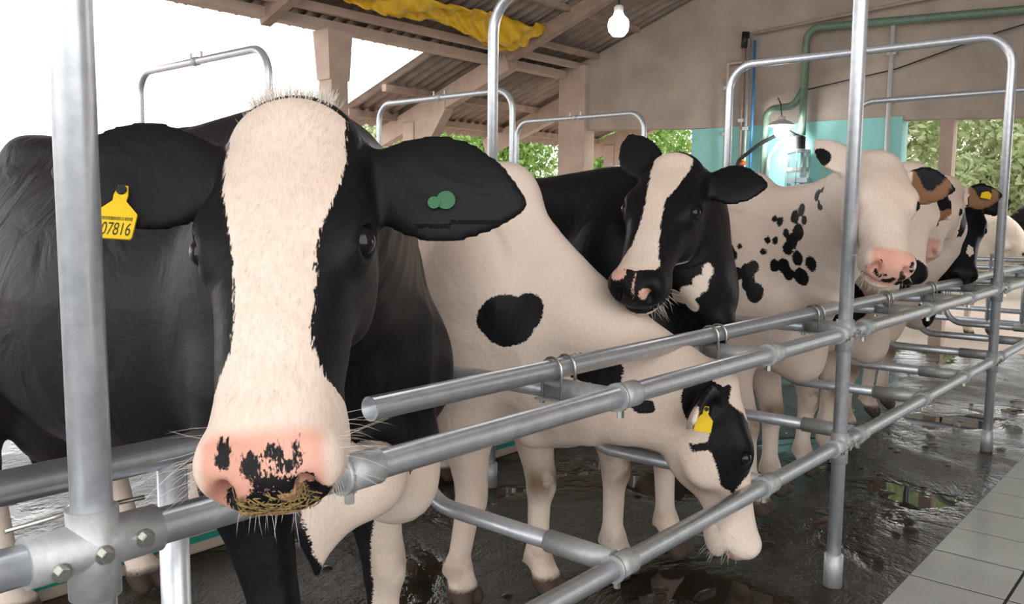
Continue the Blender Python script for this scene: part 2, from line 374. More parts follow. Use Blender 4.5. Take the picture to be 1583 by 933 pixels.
MAT['straw'] = simple('straw', (.42, .29, .10), (.14, .09, .03), .7, 0, 60)
MAT['whisker'] = simple('whisker_hair', (.90, .82, .73), (.84, .75, .66), .5, 0, 30)
MAT['stripe'] = simple('green_stripe', (.02, .30, .22), (.01, .22, .16), .5, 0, 8)
MAT['grout'] = simple('grout', (.035, .032, .03), (.02, .02, .018), .7, 0, 20)
MAT['tile'] = simple('grey_ceramic_tile', (.58, .60, .60), (.50, .515, .515), .2, 0, 5, .02)
MAT['ground'] = simple('pale_outdoor_ground', (.60, .50, .44), (.42, .33, .27), .9, 0, .8, .2)
MAT['bark'] = simple('bark', (.32, .26, .20), (.18, .14, .10), .9, 0, 8, .3)
def leaf_mat(name, c1, c2):
    m, nt, b = new_mat(name); g = nd(nt, 'ShaderNodeNewGeometry'); r = ramp(nt, g.outputs['Random Per Island'], [(0, c1), (1, c2)])
    nt.links.new(r.outputs[0], b.inputs['Base Color']); b.inputs['Roughness'].default_value = .5
    t = nd(nt, 'ShaderNodeBsdfTranslucent'); nt.links.new(r.outputs[0], t.inputs[0]); mx = nd(nt, 'ShaderNodeMixShader'); mx.inputs[0].default_value = .4
    nt.links.new(b.outputs[0], mx.inputs[1]); nt.links.new(t.outputs[0], mx.inputs[2]); nt.links.new(mx.outputs[0], nt.nodes['Material Output'].inputs[0]); return m
MAT['leaf'] = leaf_mat('fresh_leaves', (.16, .32, .06), (.45, .62, .20))
MAT['leaf2'] = leaf_mat('pale_leaves', (.38, .48, .24), (.72, .76, .50))
def emis(name, col, st):
    m, nt, b = new_mat(name); b.inputs['Base Color'].default_value = (*col, 1); b.inputs['Emission Color'].default_value = (*col, 1); b.inputs['Emission Strength'].default_value = st; return m
MAT['bulb'] = emis('lit_bulb', (.92, .95, 1.0), 22)
def glass_mat():
    m, nt, b = new_mat('clear_glass'); b.inputs['Transmission Weight'].default_value = .9; b.inputs['Roughness'].default_value = .05; b.inputs['Base Color'].default_value = (.85, .92, .95, 1); return m
MAT['glass'] = glass_mat()
def floor_mat():
    m, nt, b = new_mat('wet_mucky_concrete'); co = objco(nt)
    a = noise(nt, 1.1, 6, .6, co, .6); c = noise(nt, 14, 6, .65, co); d = noise(nt, 55, 4, .6, co)
    col = ramp(nt, a.outputs[0], [(.30, (.016, .013, .009)), (.52, (.036, .029, .020)), (.72, (.10, .074, .048))])
    mx = nd(nt, 'ShaderNodeMix', data_type='RGBA', blend_type='MULTIPLY'); mx.inputs[0].default_value = .7
    cr = ramp(nt, c.outputs[0], [(.3, (.45, .45, .45)), (.65, (1, 1, 1))]); nt.links.new(col.outputs[0], mx.inputs[6]); nt.links.new(cr.outputs[0], mx.inputs[7])
    nt.links.new(mx.outputs[2], b.inputs['Base Color'])
    rr = ramp(nt, a.outputs[0], [(.40, (.03,) * 3), (.48, (.12,) * 3), (.62, (.36,) * 3)]); nt.links.new(rr.outputs[0], b.inputs['Roughness'])
    # lumps fade out where water stands
    lum = nd(nt, 'ShaderNodeMath', operation='MULTIPLY'); wet = ramp(nt, a.outputs[0], [(.41, (0,) * 3), (.54, (1,) * 3)])
    ad = nd(nt, 'ShaderNodeMath', operation='MULTIPLY_ADD'); ad.inputs[1].default_value = .55; nt.links.new(d.outputs[0], ad.inputs[0]); nt.links.new(c.outputs[0], ad.inputs[2])
    nt.links.new(ad.outputs[0], lum.inputs[0]); nt.links.new(wet.outputs[0], lum.inputs[1]); b.inputs['Specular IOR Level'].default_value = .4; bump(nt, b, lum.outputs[0], .9, .04); return m
MAT['floor'] = floor_mat()
MAT['muck'] = simple('wet_brown_muck', (.040, .029, .018), (.018, .014, .009), .25, 0, 25, .3)
def attr(nt, n): a = nd(nt, 'ShaderNodeAttribute'); a.attribute_name = n; return a
def coat_mat():
    m, nt, b = new_mat('holstein_coat'); L = nt.links.new
    flow = attr(nt, 'flow').outputs['Vector']; mp = nd(nt, 'ShaderNodeMapping'); mp.inputs['Scale'].default_value = (1, 5.5, 5.5); L(flow, mp.inputs[0])
    fine = noise(nt, 55, 4, .6, mp.outputs[0], .3); med = noise(nt, 9, 4, .5, flow); big = noise(nt, 2.2, 3, .5, flow)
    # ragged edge between black and white
    e1 = nd(nt, 'ShaderNodeMath', operation='MULTIPLY_ADD'); e1.inputs[1].default_value = .022; e1.inputs[2].default_value = -.011; L(fine.outputs[0], e1.inputs[0])
    e2 = nd(nt, 'ShaderNodeMath', operation='MULTIPLY_ADD'); e2.inputs[1].default_value = .03; e2.inputs[2].default_value = -.015; L(med.outputs[0], e2.inputs[0])
    s1 = nd(nt, 'ShaderNodeMath', operation='ADD'); L(e1.outputs[0], s1.inputs[0]); L(e2.outputs[0], s1.inputs[1])
    s2 = nd(nt, 'ShaderNodeMath', operation='ADD'); L(s1.outputs[0], s2.inputs[0]); L(attr(nt, 'black').outputs['Fac'], s2.inputs[1])
    mr = nd(nt, 'ShaderNodeMapRange', interpolation_type='SMOOTHSTEP'); mr.inputs[1].default_value = -.0015; mr.inputs[2].default_value = .0015; L(s2.outputs[0], mr.inputs[0])
    wh = ramp(nt, big.outputs[0], [(.3, (.74, .585, .48)), (.7, (.86, .735, .635))])
    wf = ramp(nt, fine.outputs[0], [(.25, (.80, .78, .76)), (.6, (1, 1, 1))]); wm = nd(nt, 'ShaderNodeMix', data_type='RGBA', blend_type='MULTIPLY'); wm.inputs[0].default_value = .75; L(wh.outputs[0], wm.inputs[6]); L(wf.outputs[0], wm.inputs[7])
    def mix(fac, a, c):
        x = nd(nt, 'ShaderNodeMix', data_type='RGBA'); L(fac, x.inputs[0])
        L(a, x.inputs[6])
        if isinstance(c, tuple): x.inputs[7].default_value = (*c, 1)
        else: L(c, x.inputs[7])
        return x.outputs[2]
    pk = ramp(nt, med.outputs[0], [(.3, (.62, .30, .22)), (.65, (.78, .46, .37))])
    pf = nd(nt, 'ShaderNodeMath', operation='MULTIPLY', use_clamp=True); L(attr(nt, 'pink').outputs['Fac'], pf.inputs[0]); pf.inputs[1].default_value = 1.0
    c1 = mix(pf.outputs[0], wm.outputs[2], pk.outputs[0])
    # dirt: brown knees and lower legs, broken up by noise
    dn = nd(nt, 'ShaderNodeMath', operation='MULTIPLY', use_clamp=True); dr = ramp(nt, med.outputs[0], [(.36, (.1,) * 3), (.52, (1,) * 3)]); L(attr(nt, 'dirt').outputs['Fac'], dn.inputs[0]); L(dr.outputs[0], dn.inputs[1])
    c2 = mix(dn.outputs[0], c1, (.17, .10, .045))
    bk = ramp(nt, big.outputs[0], [(.3, (.006, .0065, .008)), (.7, (.013, .0125, .013))])
    c3 = mix(mr.outputs[0], c2, bk.outputs[0])
    c4 = mix(attr(nt, 'hoof').outputs['Fac'], c3, (.075, .052, .038))
    c5 = mix(attr(nt, 'earin').outputs['Fac'], c4, (.24, .12, .06))
    L(c5, b.inputs['Base Color'])
    rg = nd(nt, 'ShaderNodeMapRange'); L(mr.outputs[0], rg.inputs[0]); rg.inputs[3].default_value = .62; rg.inputs[4].default_value = .42; L(rg.outputs[0], b.inputs['Roughness'])
    b.inputs['Specular IOR Level'].default_value = .14
    b1 = nd(nt, 'ShaderNodeBump'); b1.inputs['Strength'].default_value = .45; b1.inputs['Distance'].default_value = .02; fold = noise(nt, 7, 3, .5, flow, .8); L(fold.outputs[0], b1.inputs['Height'])
    b2 = bump(nt, b, fine.outputs[0], .22, .003); L(b1.outputs[0], b2.inputs['Normal']); return m
MAT['coat'] = coat_mat()
def eye_mat():
    m, nt, b = new_mat('dark_glossy_eye'); co = objco(nt)
    b.inputs['Base Color'].default_value = (.012, .010, .010, 1); b.inputs['Roughness'].default_value = .06; b.inputs['Specular IOR Level'].default_value = .4; return m
MAT['eye'] = eye_mat()

# ---------------------------------------------------------------- object helpers
def link(name, me, mat=None, parent=None, loc=None, kind=None):
    o = bpy.data.objects.new(name, me); COL.objects.link(o)
    if mat is not None and me is not None and len(me.materials) == 0: me.materials.append(MAT[mat] if isinstance(mat, str) else mat)
    if parent is not None:
        o.parent = parent
        if parent.type == 'EMPTY': o.matrix_parent_inverse = (Matrix.Translation(parent.location) @ parent.rotation_euler.to_matrix().to_4x4()).inverted()
    if loc is not None: o.location = loc
    if kind: o['kind'] = kind
    return o
def tag(o, label, cat, group=None):
    o['label'] = label; o['category'] = cat
    if group: o['group'] = group
    return o
def empty(name, loc=(0, 0, 0), rz=0.0):
    o = bpy.data.objects.new(name, None); COL.objects.link(o); o.location = loc; o.rotation_euler = (0, 0, rz); o.empty_display_size = .05; return o
def mesh_py(name, V, F, smooth=False):
    me = bpy.data.meshes.new(name); me.from_pydata([tuple(map(float, v)) for v in V], [], [tuple(map(int, f)) for f in F])
    if smooth: me.polygons.foreach_set('use_smooth', [True] * len(me.polygons))
    me.update(); return me
class MB:
    def __init__(s): s.V = []; s.F = []
    def add(s, V, F):
        n = len(s.V); s.V += [tuple(v) for v in V]; s.F += [tuple(i + n for i in f) for f in F]; return s
    def box(s, lo, hi, bev=0.0):
        (a, b, c), (d, e, f) = lo, hi
        if bev <= 0:
            s.add([(a, b, c), (d, b, c), (d, e, c), (a, e, c), (a, b, f), (d, b, f), (d, e, f), (a, e, f)],
                  [(3, 2, 1, 0), (4, 5, 6, 7), (0, 1, 5, 4), (1, 2, 6, 5), (2, 3, 7, 6), (3, 0, 4, 7)])
        else:
            bm = bmesh.new(); bmesh.ops.create_cube(bm, size=1)
            for v in bm.verts: v.co = Vector(((a + d) / 2 + v.co.x * (d - a), (b + e) / 2 + v.co.y * (e - b), (c + f) / 2 + v.co.z * (f - c)))
            bmesh.ops.bevel(bm, geom=bm.edges[:], offset=bev, segments=2, affect='EDGES', profile=.5); bm.verts.index_update()
            s.add([v.co[:] for v in bm.verts], [[v.index for v in f_.verts] for f_ in bm.faces]); bm.free()
        return s
    def tube(s, pts, r, n=14, cap=True):
        P = [Vector(p) for p in pts]; m = len(P); rs = r if isinstance(r, (list, tuple)) else [r] * m
        T = [(P[min(i + 1, m - 1)] - P[max(i - 1, 0)]).normalized() for i in range(m)]
        a = T[0].orthogonal().normalized(); V = []; F = []
        for i in range(m):
            if i: a = (a - T[i] * a.dot(T[i])).normalized()
            b = T[i].cross(a)
            V += [P[i] + (a * math.cos(2 * math.pi * k / n) + b * math.sin(2 * math.pi * k / n)) * rs[i] for k in range(n)]
        for i in range(m - 1):
            F += [(i * n + k, i * n + (k + 1) % n, (i + 1) * n + (k + 1) % n, (i + 1) * n + k) for k in range(n)]
        if cap: F += [tuple(range(n - 1, -1, -1)), tuple(range((m - 1) * n, m * n))]
        return s.add([v[:] for v in V], F)
    def lathe(s, prof, c=(0, 0, 0), n=24):
        V = []; F = []; m = len(prof)
        for r, z in prof: V += [(c[0] + r * math.cos(2 * math.pi * k / n), c[1] + r * math.sin(2 * math.pi * k / n), c[2] + z) for k in range(n)]
        for i in range(m - 1): F += [(i * n + k, i * n + (k + 1) % n, (i + 1) * n + (k + 1) % n, (i + 1) * n + k) for k in range(n)]
        return s.add(V, F)
    def sphere(s, c, r, n=16):
        return s.lathe([(max(r * math.sin(math.pi * i / n), 1e-4), -r * math.cos(math.pi * i / n)) for i in range(n + 1)], c, n)
    def beam(s, a, b, w, h):
        """rectangular bar from a to b, w wide (horizontal), h deep (hanging below the line)"""
        a = Vector(a); b = Vector(b); t = (b - a).normalized(); sd = t.cross(Vector((0, 0, 1))).normalized(); up = sd.cross(t)
        V = []
        for p in (a, b): V += [p + sd * w / 2, p - sd * w / 2, p - sd * w / 2 - up * h, p + sd * w / 2 - up * h]
        return s.add([v[:] for v in V], [(0, 1, 2, 3), (7, 6, 5, 4), (0, 4, 5, 1), (1, 5, 6, 2), (2, 6, 7, 3), (3, 7, 4, 0)])
    def obj(s, name, mat, parent=None, smooth=False, kind=None, loc=None):
        me = mesh_py(name, s.V, s.F, False)
        if smooth:
            me.polygons.foreach_set('use_smooth', [len(p.vertices) <= 4 for p in me.polygons])
        return link(name, me, mat, parent, loc, kind)
def fillet(pts, r, n=7):
    """round the corners of a polyline"""
    P = [Vector(p) for p in pts]; out = [P[0]]
    for i in range(1, len(P) - 1):
        a = (P[i - 1] - P[i]).normalized(); b = (P[i + 1] - P[i]).normalized(); ang = a.angle(b)
        t = min(r / math.tan(ang / 2), (P[i - 1] - P[i]).length * .49, (P[i + 1] - P[i]).length * .49)
        p0 = P[i] + a * t; p1 = P[i] + b * t; rr = t * math.tan(ang / 2); c = P[i] + (a + b).normalized() * (rr / math.sin(ang / 2))
        u0 = (p0 - c).normalized(); th = math.pi - ang; ax = u0.cross((p1 - c).normalized()).normalized()
        for k in range(n + 1): out.append(c + Matrix.Rotation(th * k / n, 3, ax) @ u0 * rr)
    out.append(P[-1]); return out
STRUCT = 'structure'
# ---------------------------------------------------------------- the barn
ROOF_S = .345
def roof_z(y): return 3.36 + ROOF_S * (7.5 - y)
MB().box((-5, .9, -.25), (9.8, 9.6, 0)).obj('floor', 'floor', kind=STRUCT)
MB().box((9.8, -6, -.27), (60, 60, -.02)).box((-30, 9.6, -.27), (9.8, 60, -.02)).obj('ground', 'ground', kind=STRUCT)
# tiled walkway in front of the fence: a grout bed with single tiles
bed = MB().box((-5, -4, -.25), (9.8, .9, -.0022)).obj('floor_walkway', 'grout', kind=STRUCT)
T_ = .335; me_t = None
for i in range(17):
    for j in range(5):
        x0 = 2.42 + i * T_; y1 = .9 - j * T_
        if me_t is None:
            me_t = mesh_py('tile', *(lambda b: (b.V, b.F))(MB().box((0, -T_ + .011, -.002), (T_ - .011, 0, 0), .0008))); me_t.materials.append(MAT['tile'])
        o = link('tile', me_t, None, bed, (x0, y1, random.uniform(-.0003, .0003)))
# gutter kerb with a green stripe behind the near row
k = MB().box((-5, 3.12, 0), (9.6, 3.34, .085), .012).obj('trim_1', 'concrete', kind=STRUCT)
MB().box((-5, 3.115, .05), (9.6, 3.1235, .075)).obj('painted_stripe', 'stripe', k)
# end wall: concrete over openings, with a teal painted pier below
def prism_x(pts, x0, x1):
    n = len(pts); V = [(x0, y, z) for y, z in pts] + [(x1, y, z) for y, z in pts]
    F = [tuple(range(n)), tuple(range(2 * n - 1, n - 1, -1))] + [(i, i + n, (i + 1) % n + n, (i + 1) % n) for i in range(n)]
    return V, F
mb = MB(); mb.add(*prism_x([(7.3, 2.535), (7.3, roof_z(7.3) - .02), (-3.4, roof_z(-3.4) - .02), (-3.4, 2.20), (1.8, 2.36), (2.95, 2.40), (5.45, 2.45)], 9.8, 9.98)); mb.obj('wall_end', 'concrete', kind=STRUCT)
mb = MB(); mb.box((2.2, -3.6, 0), (9.98, -3.42, roof_z(-3.5) - .02)); mb.obj('wall_unseen_shade', 'concrete', kind=STRUCT)  # unseen wall across the walkway, added to cut daylight on the far cows
MB().box((9.79, 2.92, 0), (9.99, 5.45, 2.44)).obj('wall_teal', 'teal', kind=STRUCT)
MB().box((9.72, 7.08, 0), (9.96, 7.30, 3.40), .01).box((9.75, 7.30, 0), (9.95, 7.56, 3.40), .01).obj('trim_2', 'post', kind=STRUCT)
MB().box((9.82, 2.42, 0), (9.98, 2.55, 2.40), .006).obj('trim_3', 'post', kind=STRUCT)
# roof: corrugated sheets laid one by one on rafters and purlins
def sheet_mesh(wd, ln):
    V = []; F = []; n = 45; m = 2
    for layer in (0, -.007):
        for j in range(m):
            for i in range(n):
                x = wd * i / (n - 1); V.append((x, j * ln, .026 * math.cos(2 * math.pi * x / .177) + layer))
    for j in range(m - 1):
        for i in range(n - 1):
            a = j * n + i; F.append((a, a + 1, a + n + 1, a + n)); b = a + n * m; F.append((b + n, b + n + 1, b + 1, b))
    N = n * m
    for i in range(n - 1): F.append((i + 1, i, N + i, N + i + 1)); F.append((n + i, n + i + 1, N + n + i + 1, N + n + i))
    me = mesh_py('roof_sheet', V, F); me.polygons.foreach_set('use_smooth', [True] * len(me.polygons)); me.materials.append(MAT['sheet']); return me
roof = empty('roof', (0, 7.5, 3.4)); roof['kind'] = STRUCT
ang = math.atan(ROOF_S); sh = sheet_mesh(1.06, 2.4)
def place_sheet(x, y0, row):
    o = link('roof_sheet', sh, None, roof); zz_ = roof_z(y0) + .05 + .012 * (row % 2)
    o.location = (x, y0, zz_); o.rotation_euler = (-ang, 0, 0)
run = 2.25 * math.cos(ang)
for r_i in range(6):  # last rows lie out of view, added to shade the stalls
    for c_i in range(15): place_sheet(-4.6 + c_i * .974, 7.62 - (r_i + 1) * run, r_i)
for c_i in range(6): place_sheet(7.42 + c_i * .974, 7.55, 1)
for c_i in range(4): place_sheet(9.99 + c_i * .974, 7.62 - run, 0)
rf = empty('trim_4', (0, 7.5, 3.3)); rf['kind'] = STRUCT
for x in (-1.8, 1.55, 4.95, 8.35):
    MB().beam((x, -3.5, roof_z(-3.5)), (x, 7.55, roof_z(7.55)), .11, .17).obj('rafter', 'timber', rf)
for x in (8.35, 10.6, 13.3):
    MB().beam((x, 7.3, roof_z(7.3) - .02), (x, 9.75, roof_z(9.75) - .02), .14, .26).obj('rafter', 'post', rf)
for y in (6.3, 4.9, 3.5, 2.1, .7, -.7, -2.1, -3.4): MB().beam((-4.6, y, roof_z(y) + .035), (9.8, y, roof_z(y) + .035), .07, .07).obj('purlin', 'timber', rf)
MB().box((-4.6, 7.42, 3.255), (9.8, 7.58, 3.35)).obj('wall_plate', 'post', rf)
MB().box((-4.6, 7.20, 3.36), (9.8, 7.27, 3.44)).obj('purlin', 'post', rf)
MB().box((-4.6, 6.9, 3.47), (9.8, 7.0, 3.53)).obj('purlin', 'timber', rf)
for y in (8.6, 9.35): MB().box((7.42, y - .04, roof_z(y) - .065), (13.6, y + .04, roof_z(y) + .025)).obj('purlin', 'timber', rf)
# posts along the open side
for nm, (x, y, zt) in (('trim_5', (5.77, 7.5, 3.255)), ('trim_6', (1.2, 7.5, 3.255))):
    c = empty(nm, (x, y, 0)); c['kind'] = STRUCT
    MB().box((x - .11, y - .11, 0), (x + .11, y + .11, zt), .01).obj('post_shaft', 'post', c)
    MB().add([(x - .13, y - .11, 2.75), (x + .13, y - .11, 2.75), (x + .13, y + .11, 2.75), (x - .13, y + .11, 2.75), (x - .16, y - .13, zt), (x + .16, y - .13, zt), (x + .16, y + .13, zt), (x - .16, y + .13, zt)],
             [(3, 2, 1, 0), (4, 5, 6, 7), (0, 1, 5, 4), (1, 2, 6, 5), (2, 3, 7, 6), (3, 0, 4, 7)]).obj('post_capital', 'post', c)
for nm, x in (('trim_7', 8.35), ('trim_8', 13.3)):
    c = empty(nm, (x, 9.0, 0)); c['kind'] = STRUCT
    MB().box((x - .1, 8.95, 0), (x + .1, 9.17, roof_z(9.06) - .2), .01).obj('post_shaft', 'post', c)
    MB().add(*prism_x([(8.96, 1.95), (8.96, roof_z(8.96) - .2), (8.35, roof_z(8.35) - .2), (8.35, roof_z(8.35) - .33)], x - .08, x + .08)).obj('bracket', 'post', c)

# trodden muck on the wet floor
mb = MB(); rm = random.Random(5)
for k_ in range(130):
    x = rm.uniform(1.2, 8.5); y = rm.uniform(.97, 3.0) if k_ % 3 else rm.uniform(.97, 1.6); r = rm.uniform(.010, .036) * (1.5 if rm.random() < .12 else 1); n = 9; hh = r * rm.uniform(.12, .25); st = rm.uniform(.6, 1.7); ph = rm.uniform(0, 3)
    V = [(x, y, hh)]
    for lv, zz_ in ((.55, .8), (1.0, 0.0)):
        for q in range(n):
            t = 2 * math.pi * q / n; rr = r * lv * (1 + .25 * math.sin(2 * t + ph) + .15 * math.sin(5 * t + ph)); V.append((x + rr * st * math.cos(t), y + rr * math.sin(t), hh * zz_))
    mb.add(V, [(0, 1 + q, 1 + (q + 1) % n) for q in range(n)] + [(1 + q, 1 + n + q, 1 + n + (q + 1) % n, 1 + (q + 1) % n) for q in range(n)])
tag(mb.obj('muck', 'muck', None, True, 'stuff'), 'wet brown muck trodden over the stall floor', 'muck')
# ---------------------------------------------------------------- galvanised pipework
R0 = .0252; ZM, ZB, ZU, YF, YU = .953, .537, .992, 1.09, 1.29
def ring(mb, x, y, z, axis, r, l, n=20):
    d = {'x': (l / 2, 0, 0), 'y': (0, l / 2, 0), 'z': (0, 0, l / 2)}[axis]
    mb.tube([(x - d[0], y - d[1], z - d[2]), (x + d[0], y + d[1], z + d[2])], r, n); return mb
def hexbolt(name, c, d, parent, r=.0085, l=.012):
    c = Vector(c); d = Vector(d).normalized(); mb = MB(); mb.tube([c, c + d * l], r, 6); mb.tube([c - d * .001, c + d * .003], r * 1.45, 14); return mb.obj(name, 'bolt', parent)
HOOPS = [(.45, 'galvanised post and hoop nearest the camera, in front of the tagged black ear'), (3.12, 'tall galvanised post hoop rising past the spotted white cow'),
         (5.58, 'galvanised hoop whose whole rounded top shows before the concrete wall'), (8.05, 'farthest galvanised hoop of the near row, beyond the herd')]
for x, lb in HOOPS:
    h_ = tag(empty('stall_hoop', (x, YF, 0)), lb, 'hoop', 'hoops of the near row'); 
    MB().tube(fillet([(x, YF, 0), (x, YF, 2.40), (x, 2.82, 2.40), (x, 2.82, 0)], .17, 10), R0, 20).obj('hoop_pipe', 'steel', h_, True)
    for y in (YF, 2.82): MB().lathe([(.0, .0), (.034, 0), (.034, .12), (R0 - .001, .125)], (x, y, 0), 20).obj('foot_sleeve', 'cast', h_, True)
for x, lb in ((3.15, 'thin hoop at far left against the blown-out sky'), (5.5, 'hoop with a clamp on top before the overhanging roof'), (7.55, 'hoop of the far row in front of the wall column')):
    h_ = tag(empty('far_hoop', (x, 4.75, 0)), lb, 'hoop', 'hoops of the far row')
    MB().tube(fillet([(x, 4.75, 0), (x, 4.75, 2.40), (x, 6.45, 2.40), (x, 6.45, 0)], .17, 8), R0, 14).obj('hoop_pipe', 'steel', h_, True)
    cl = MB(); ring(cl, x, 5.62, 2.40, 'y', R0 + .006, .05); cl = cl.obj('clamp', 'cast', h_, True)
    for s_ in (-1, 1): hexbolt('bolt', (x, 5.62 + s_ * .07, 2.42), (0, 0, 1), cl, .010, .04)
DIV = [.88, 1.68, 2.50, 3.34, 4.20, 4.95, 5.80, 6.60, 7.40]
def rail(label, segs, y, z, clamps):
    r_o = tag(empty('fence_rail', (segs[0][0], y, z)), label, 'rail')
    for a, b in segs:
        mb = MB(); mb.tube([(a, y, z), (b, y, z)], R0, 22, False); mb.tube([(a + .0005, y, z), (b - .0005, y, z)], R0 - .004, 22, False)
        V = mb.V; n = 22
        for e0 in (0, n): mb.F += [(e0 + k_, e0 + (k_ + 1) % n, 2 * n + e0 + (k_ + 1) % n, 2 * n + e0 + k_) for k_ in range(n)]
        mb.obj('rail_pipe', 'steel', r_o, True)
    for x in clamps:
        cb = MB(); ring(cb, x, y, z, 'x', R0 + .006, .075); ring(cb, x - .037, y, z, 'x', R0 + .0085, .010); c = cb.obj('clamp', 'cast', r_o, True)
        hexbolt('bolt', (x - .02, y, z - R0 - .004), (0, 0, -1), c, .009, .022)
    return r_o
r1 = rail('thick middle rail running the full length of the fence, under the muzzles', [(-1.3, 8.6)], YF, ZM, [d_ for d_ in DIV])
r2 = rail('lowest rail of the fence, crossing in front of the lowered head', [(-1.3, 8.6)], YF, ZB, [d_ for d_ in DIV])
rail('upper rail with an open cut end beside the big muzzle, held by paired U-bolts', [(1.07, 8.3)], YU, ZU, [])
rail('short upper rail at far left, ending behind the big pink muzzle', [(-1.3, .80)], YU, ZU, [])
# cast cross fittings where posts and rails meet
for i, (x, lb) in enumerate(HOOPS):
    for rr, z in ((r1, ZM), (r2, ZB)):
        cb = MB(); ring(cb, x, YF, z, 'x', R0 + .0065, .165, 24); ring(cb, x, YF, z - .008, 'z', R0 + .0065, .115, 24)
        c = cb.obj('cross_fitting', 'cast', rr, True)
        for dx in (-.052, .0, .052): hexbolt('bolt', (x + dx, YF - R0 - .006, z - .004 + dx * .12), (0, -1, -.1), c)
# stall dividers: loops of pipe reaching inwards from the fence
dl = ['curved divider loop beside the black foreleg, nearest the camera', 'divider loop bending around the white forelegs of the grazing cow', 'divider loop between the lowered head and the black cow', 'divider loop just behind the middle post',
      'divider loop under the muzzle of the spotted cow', 'divider loop by the white hooves past the middle post', 'divider loop just past the third post', 'second divider loop past the third post', 'last divider loop by the far gate']
d_ = tag(empty('stall_divider', (.66, YU, ZB)), dl[0], 'divider', 'stall dividers')
MB().tube(fillet([(.66, YU, ZU - .012), (.66, YU, ZB), (.66, YF + .03, ZB)], .16, 10), R0 * .93, 18).obj('loop_pipe', 'steel', d_, True)
ring(MB(), .66, YF + .07, ZB, 'y', R0 + .004, .09).obj('sleeve', 'cast', d_, True)
for x, lb in list(zip(DIV, dl))[1:]:
    d_ = tag(empty('stall_divider', (x, 1.45, ZB)), lb, 'divider', 'stall dividers')
    MB().tube(fillet([(x, YF + .03, ZM - .014), (x, 1.80, ZM - .025), (x, 1.80, ZB), (x, YF + .03, ZB)], .13, 9), R0 * .93, 18).obj('loop_pipe', 'steel', d_, True)
    for z in (ZM - .016, ZB): ring(MB(), x, YF + .125, z, 'y', R0 + .004, .20).obj('sleeve', 'cast', d_, True)
    for s_ in (-.028, .028):
        yy = YU; rr = R0 + .005; pts = [(x + s_, yy - rr, ZU - .085)] + [(x + s_, yy - rr * math.cos(t), ZU + rr * math.sin(t)) for t in np.linspace(0, math.pi, 9)] + [(x + s_, yy + rr, ZU - .085)]
        ub = MB().tube(pts, .0042, 8).obj('u_bolt', 'bolt', d_, True)
        for q in (-rr, rr): MB().tube([(x + s_, yy + q, ZU - .088), (x + s_, yy + q, ZU - .076)], .008, 6).obj('nut', 'bolt', ub)
    MB().box((x - .045, YU - .042, ZU - .078), (x + .045, YU + .042, ZU - .073)).obj('clamp_plate', 'cast', d_)
# wire hook lying on the near fitting
tag(MB().tube(fillet([(.36, YF + .035, ZM + .034), (.43, YF + .036, ZM + .037), (.44, YF + .036, ZM + .05), (.455, YF + .04, ZM + .05), (.47, YF + .04, ZM + .034), (.535, YF + .036, ZM + .033)], .006, 3), .0032, 8).obj('wire_hook', 'bolt', None, True), 'bent steel wire lying on the nearest cross fitting', 'wire')
# gate of dark pipes across the far end
g = tag(empty('pipe_gate', (7.75, .3, 0)), 'dark pipe gate across the far end by the bright yard', 'gate')
for z in (1.0, .93, .555, .45): MB().tube([(8.5, -.9, z), (8.5, 3.0, z)], .024, 12).obj('gate_bar', 'steel', g, True)
for y in (-.9, .6, 1.45, 1.72, 3.0): MB().tube([(8.5, y, 0 if y in (-.9, 3.0) else .45), (8.5, y, 1.05)], .024, 12).obj('gate_upright', 'steel', g, True)

# ---------------------------------------------------------------- lamps, pipes and milking gear
def bulb_lamp(loc, r, label, dish, power, drop):
    x, y, z = loc; t = tag(empty('ceiling_lamp', loc), label, 'lamp')
    MB().lathe([(1e-4, -r * 1.15), (r * .55, -r * 1.05), (r * .92, -r * .6), (r, 0), (r * .9, r * .45), (r * .5, r * .85), (r * .42, r * 1.1)], loc, 24).obj('bulb', 'bulb', t, True)
    MB().lathe([(r * .44, r * 1.05), (r * .46, r * 1.6), (r * .3, r * 1.75), (1e-4, r * 1.75)], loc, 20).obj('socket', 'white', t, True)
    if dish: MB().lathe([(r * .45, r * 1.3), (r * 1.3, r * .95), (r * 1.85, r * .55), (r * 1.9, r * .5), (r * 1.85, r * .48), (r * 1.28, r * .86), (r * .45, r * 1.2)], loc, 32).obj('reflector_dish', 'white', t, True)
    MB().tube(drop, .006, 8).obj('cable', 'black', t, True)
    l = bpy.data.lights.new('lamp_light', 'POINT'); l.energy = power; l.shadow_soft_size = r; l.color = (.95, .97, 1.0)
    lo = bpy.data.objects.new('lamp_light', l); COL.objects.link(lo); lo.parent = t; lo.location = (0, 0, -r * 1.6)
bulb_lamp((4.6, 3.10, 2.555), .066, 'glowing bulb hanging from the roof above the herd', False, 22, [(4.6, 3.10, 2.65), (4.6, 3.10, roof_z(3.1))])
bulb_lamp((9.42, 4.11, 2.335), .085, 'lit bulb under a round white reflector by the teal wall', True, 25, [(9.42, 4.11, 2.47), (9.42, 4.13, 2.62), (9.5, 4.2, 2.70), (9.70, 4.25, 2.66)])
def pipe(label, pts, r, mat, fr=.05, cat='pipe', name='wall_pipe', clips=()):
    t = tag(empty(name, pts[0]), label, cat); MB().tube(fillet(pts, fr, 6), r, 14).obj('pipe_run', mat, t, True)
    for p in clips: MB().box((p[0] - .02, p[1] - r - .02, p[2] - .02), (p[0] + .06, p[1] + r + .02, p[2] + .02)).obj('pipe_clip', 'cast', t)
    return t
XW = 9.72
pipe('tan conduit running down the wall, leftmost of the wall pipes', [(XW, 4.45, 3.19), (XW, 4.95, 3.19), (XW, 4.95, 1.7)], .018, 'tan', .02, clips=[(XW, 4.95, 2.9), (XW, 4.95, 2.35)])
